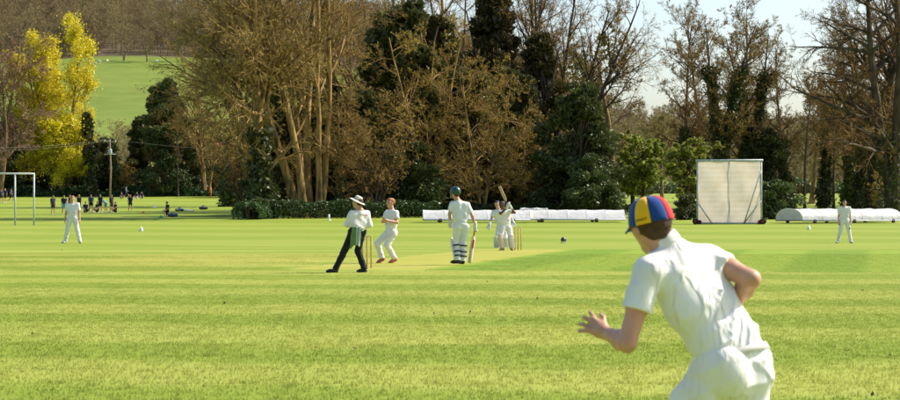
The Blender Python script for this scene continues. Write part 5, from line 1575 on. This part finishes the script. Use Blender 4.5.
# ------------------------------------------------------------------ small things on the grass
m_flag = plain('marker_white', (.72, .72, .70), .6, .05)
def flag(px, d, label, s=1.0):
    e = empty('boundary_marker', at(px, d), label, 'marker', 'boundary markers'); e.scale = (s, s, s)
    obj('plate', MB().tube([(0, 0, .0), (.03, 0, .12), (.01, 0, .24)], [.13, .075, .03], 4).me('plate', False), m_flag, e)
    obj('peg', MB().tube([(0, 0, -.05), (0, 0, .26)], .012, 6).me('peg'), m_flag, e)
flag(141, 112, 'white boundary marker right of the left fielder', 1.0)
flag(808.5, 118, 'white boundary marker in front of the domed cover', 1.0)
e = empty('boundary_marker', at(329, 158), 'thin white upright marker in front of the dark hedge', 'marker')
obj('post', MB().tube([(0, 0, -.05), (0, 0, .42), (0, 0, .45)], [.08, .075, .03], 10).me('post'), m_flag, e)
obj('base', MB().lathe([(0, .06), (.12, .05), (.14, 0)], 12).me('base'), m_flag, e)
# helmet left on the grass
e = empty('helmet', at(563.5, 79, .0), 'dark batting helmet left on the grass behind the far stumps', 'helmet'); e.scale = (.85, .85, .85)
m_hel = plain('helmet_navy', (.010, .011, .018), .35, .2, spec=.5)
hm = helmet(e, v3(0, 0, .135), v3(-.6, -.8, .1), v3(0, .1, 1), m_hel); 
for ch in list(hm.children): ch.parent = e; ch.location = (0, 0, .135); ch.rotation_euler = hm.rotation_euler
bpy.data.objects.remove(hm)
# cones, bag and kit on the far field
for px, d, c_, lab in ((143.3, 192, (.75, .25, .02), 'small orange training cone on the far field'), (154, 228, (.7, .7, .68), 'small white training marker on the far field'), (197, 200, (.7, .55, .05), 'small yellow training marker near the lying player'), (161, 168, (.05, .35, .08), 'small green training marker beside the kneeling player')):
    e = empty('training_cone', at(px, d), lab, 'cone', 'training cones')
    obj('cone', MB().lathe([(.22, 0), (.2, .03), (.05, .2), (.04, .21), (0, .21)], 14).me('cone'), plain('cone_%d' % px, c_, .5, .05), e)
def bag(px, d, c_, label, s=1.0, rz=0):
    e = empty('kit_bag', at(px, d), label, 'bag', 'kit on the far field', rz); e.scale = (s, s, s)
    S_ = Sdf().cone(v3(-.28, 0, .16), v3(.28, 0, .16), .15, .14, .04, flat=(v3(0, 1, 0), 1.0)).ball(v3(0, 0, .18), .17, .05)
    obj('bag_body', S_.me('bag_body', .03), plain('bag_%d' % px, c_, .7, .2), e)
    obj('bag_strap', MB().tube([(-.2, 0, .28), (-.1, 0, .4), (.1, 0, .4), (.2, 0, .28)], .02, 6).me('bag_strap'), m_strap, e)
bag(179.5, 203.5, (.02, .38, .40), 'turquoise bag beside the lying player')
bag(172.8, 171, (.03, .05, .12), 'dark bag on the grass at the kneeling player foot', 1.0)
bag(203.5, 215, (.06, .06, .07), 'flat dark bag lying alone right of the lying player', 1.1, .2)
# fallen leaves scattered on the near grass
m_dead = leafmat('dead_leaf', (.10, .055, .025), (.20, .11, .05), .8, .1)
spots = [(225, 305), (62, 251), (32, 336), (434, 315), (470, 314), (316, 350), (355, 351), (537, 300), (487, 283), (566, 378), (848, 353), (890, 358), (862, 292), (873, 398)]
where = ['below and left of the umpire', 'just in front of the left fielder', 'in the lower left of the field', 'straight below the near batsman', 'just right of the one below the near batsman', 'low in the field, left of centre', 'beside the leaf low left of centre',
         'below the far batsman', 'below the tip of the lowered bat', 'under the runner forward hand', 'right of the runner hips', 'low by the right picture edge', 'right of the runner raised elbow', 'in the bottom right corner']
r = np.random.default_rng(8)
for i, (px, py) in enumerate(spots):
    d = CAMZ*FPX/(py-207)
    n = 7; t = np.linspace(-1, 1, n); wv = (1-t*t)**.8*.028
    vs = np.vstack([np.stack([t*.030, wv*.55, .010 + .010*t*t + .005*np.sin(t*4)], -1), np.stack([t*.030, -wv*.55, .016 + .012*t*t], -1), np.stack([t*.030, 0*t, .004 + .012*t*t], -1)])
    f = [(2*n+j, 2*n+j+1, j+1, j) for j in range(n-1)] + [(n+j, n+j+1, 2*n+j+1, 2*n+j) for j in range(n-1)]
    o = obj('fallen_leaf', mesh('fallen_leaf', vs, np.array(f)), m_dead, None, at(px, d, .018)); o.rotation_euler = (r.normal(0, .35), r.normal(0, .35), r.uniform(0, 6.3)); s_ = r.uniform(.6, 1.1); o.scale = (s_, s_, s_)
    setp(o, 'small dry brown leaf on the grass ' + where[i], 'leaf', 'fallen leaves on the near grass')
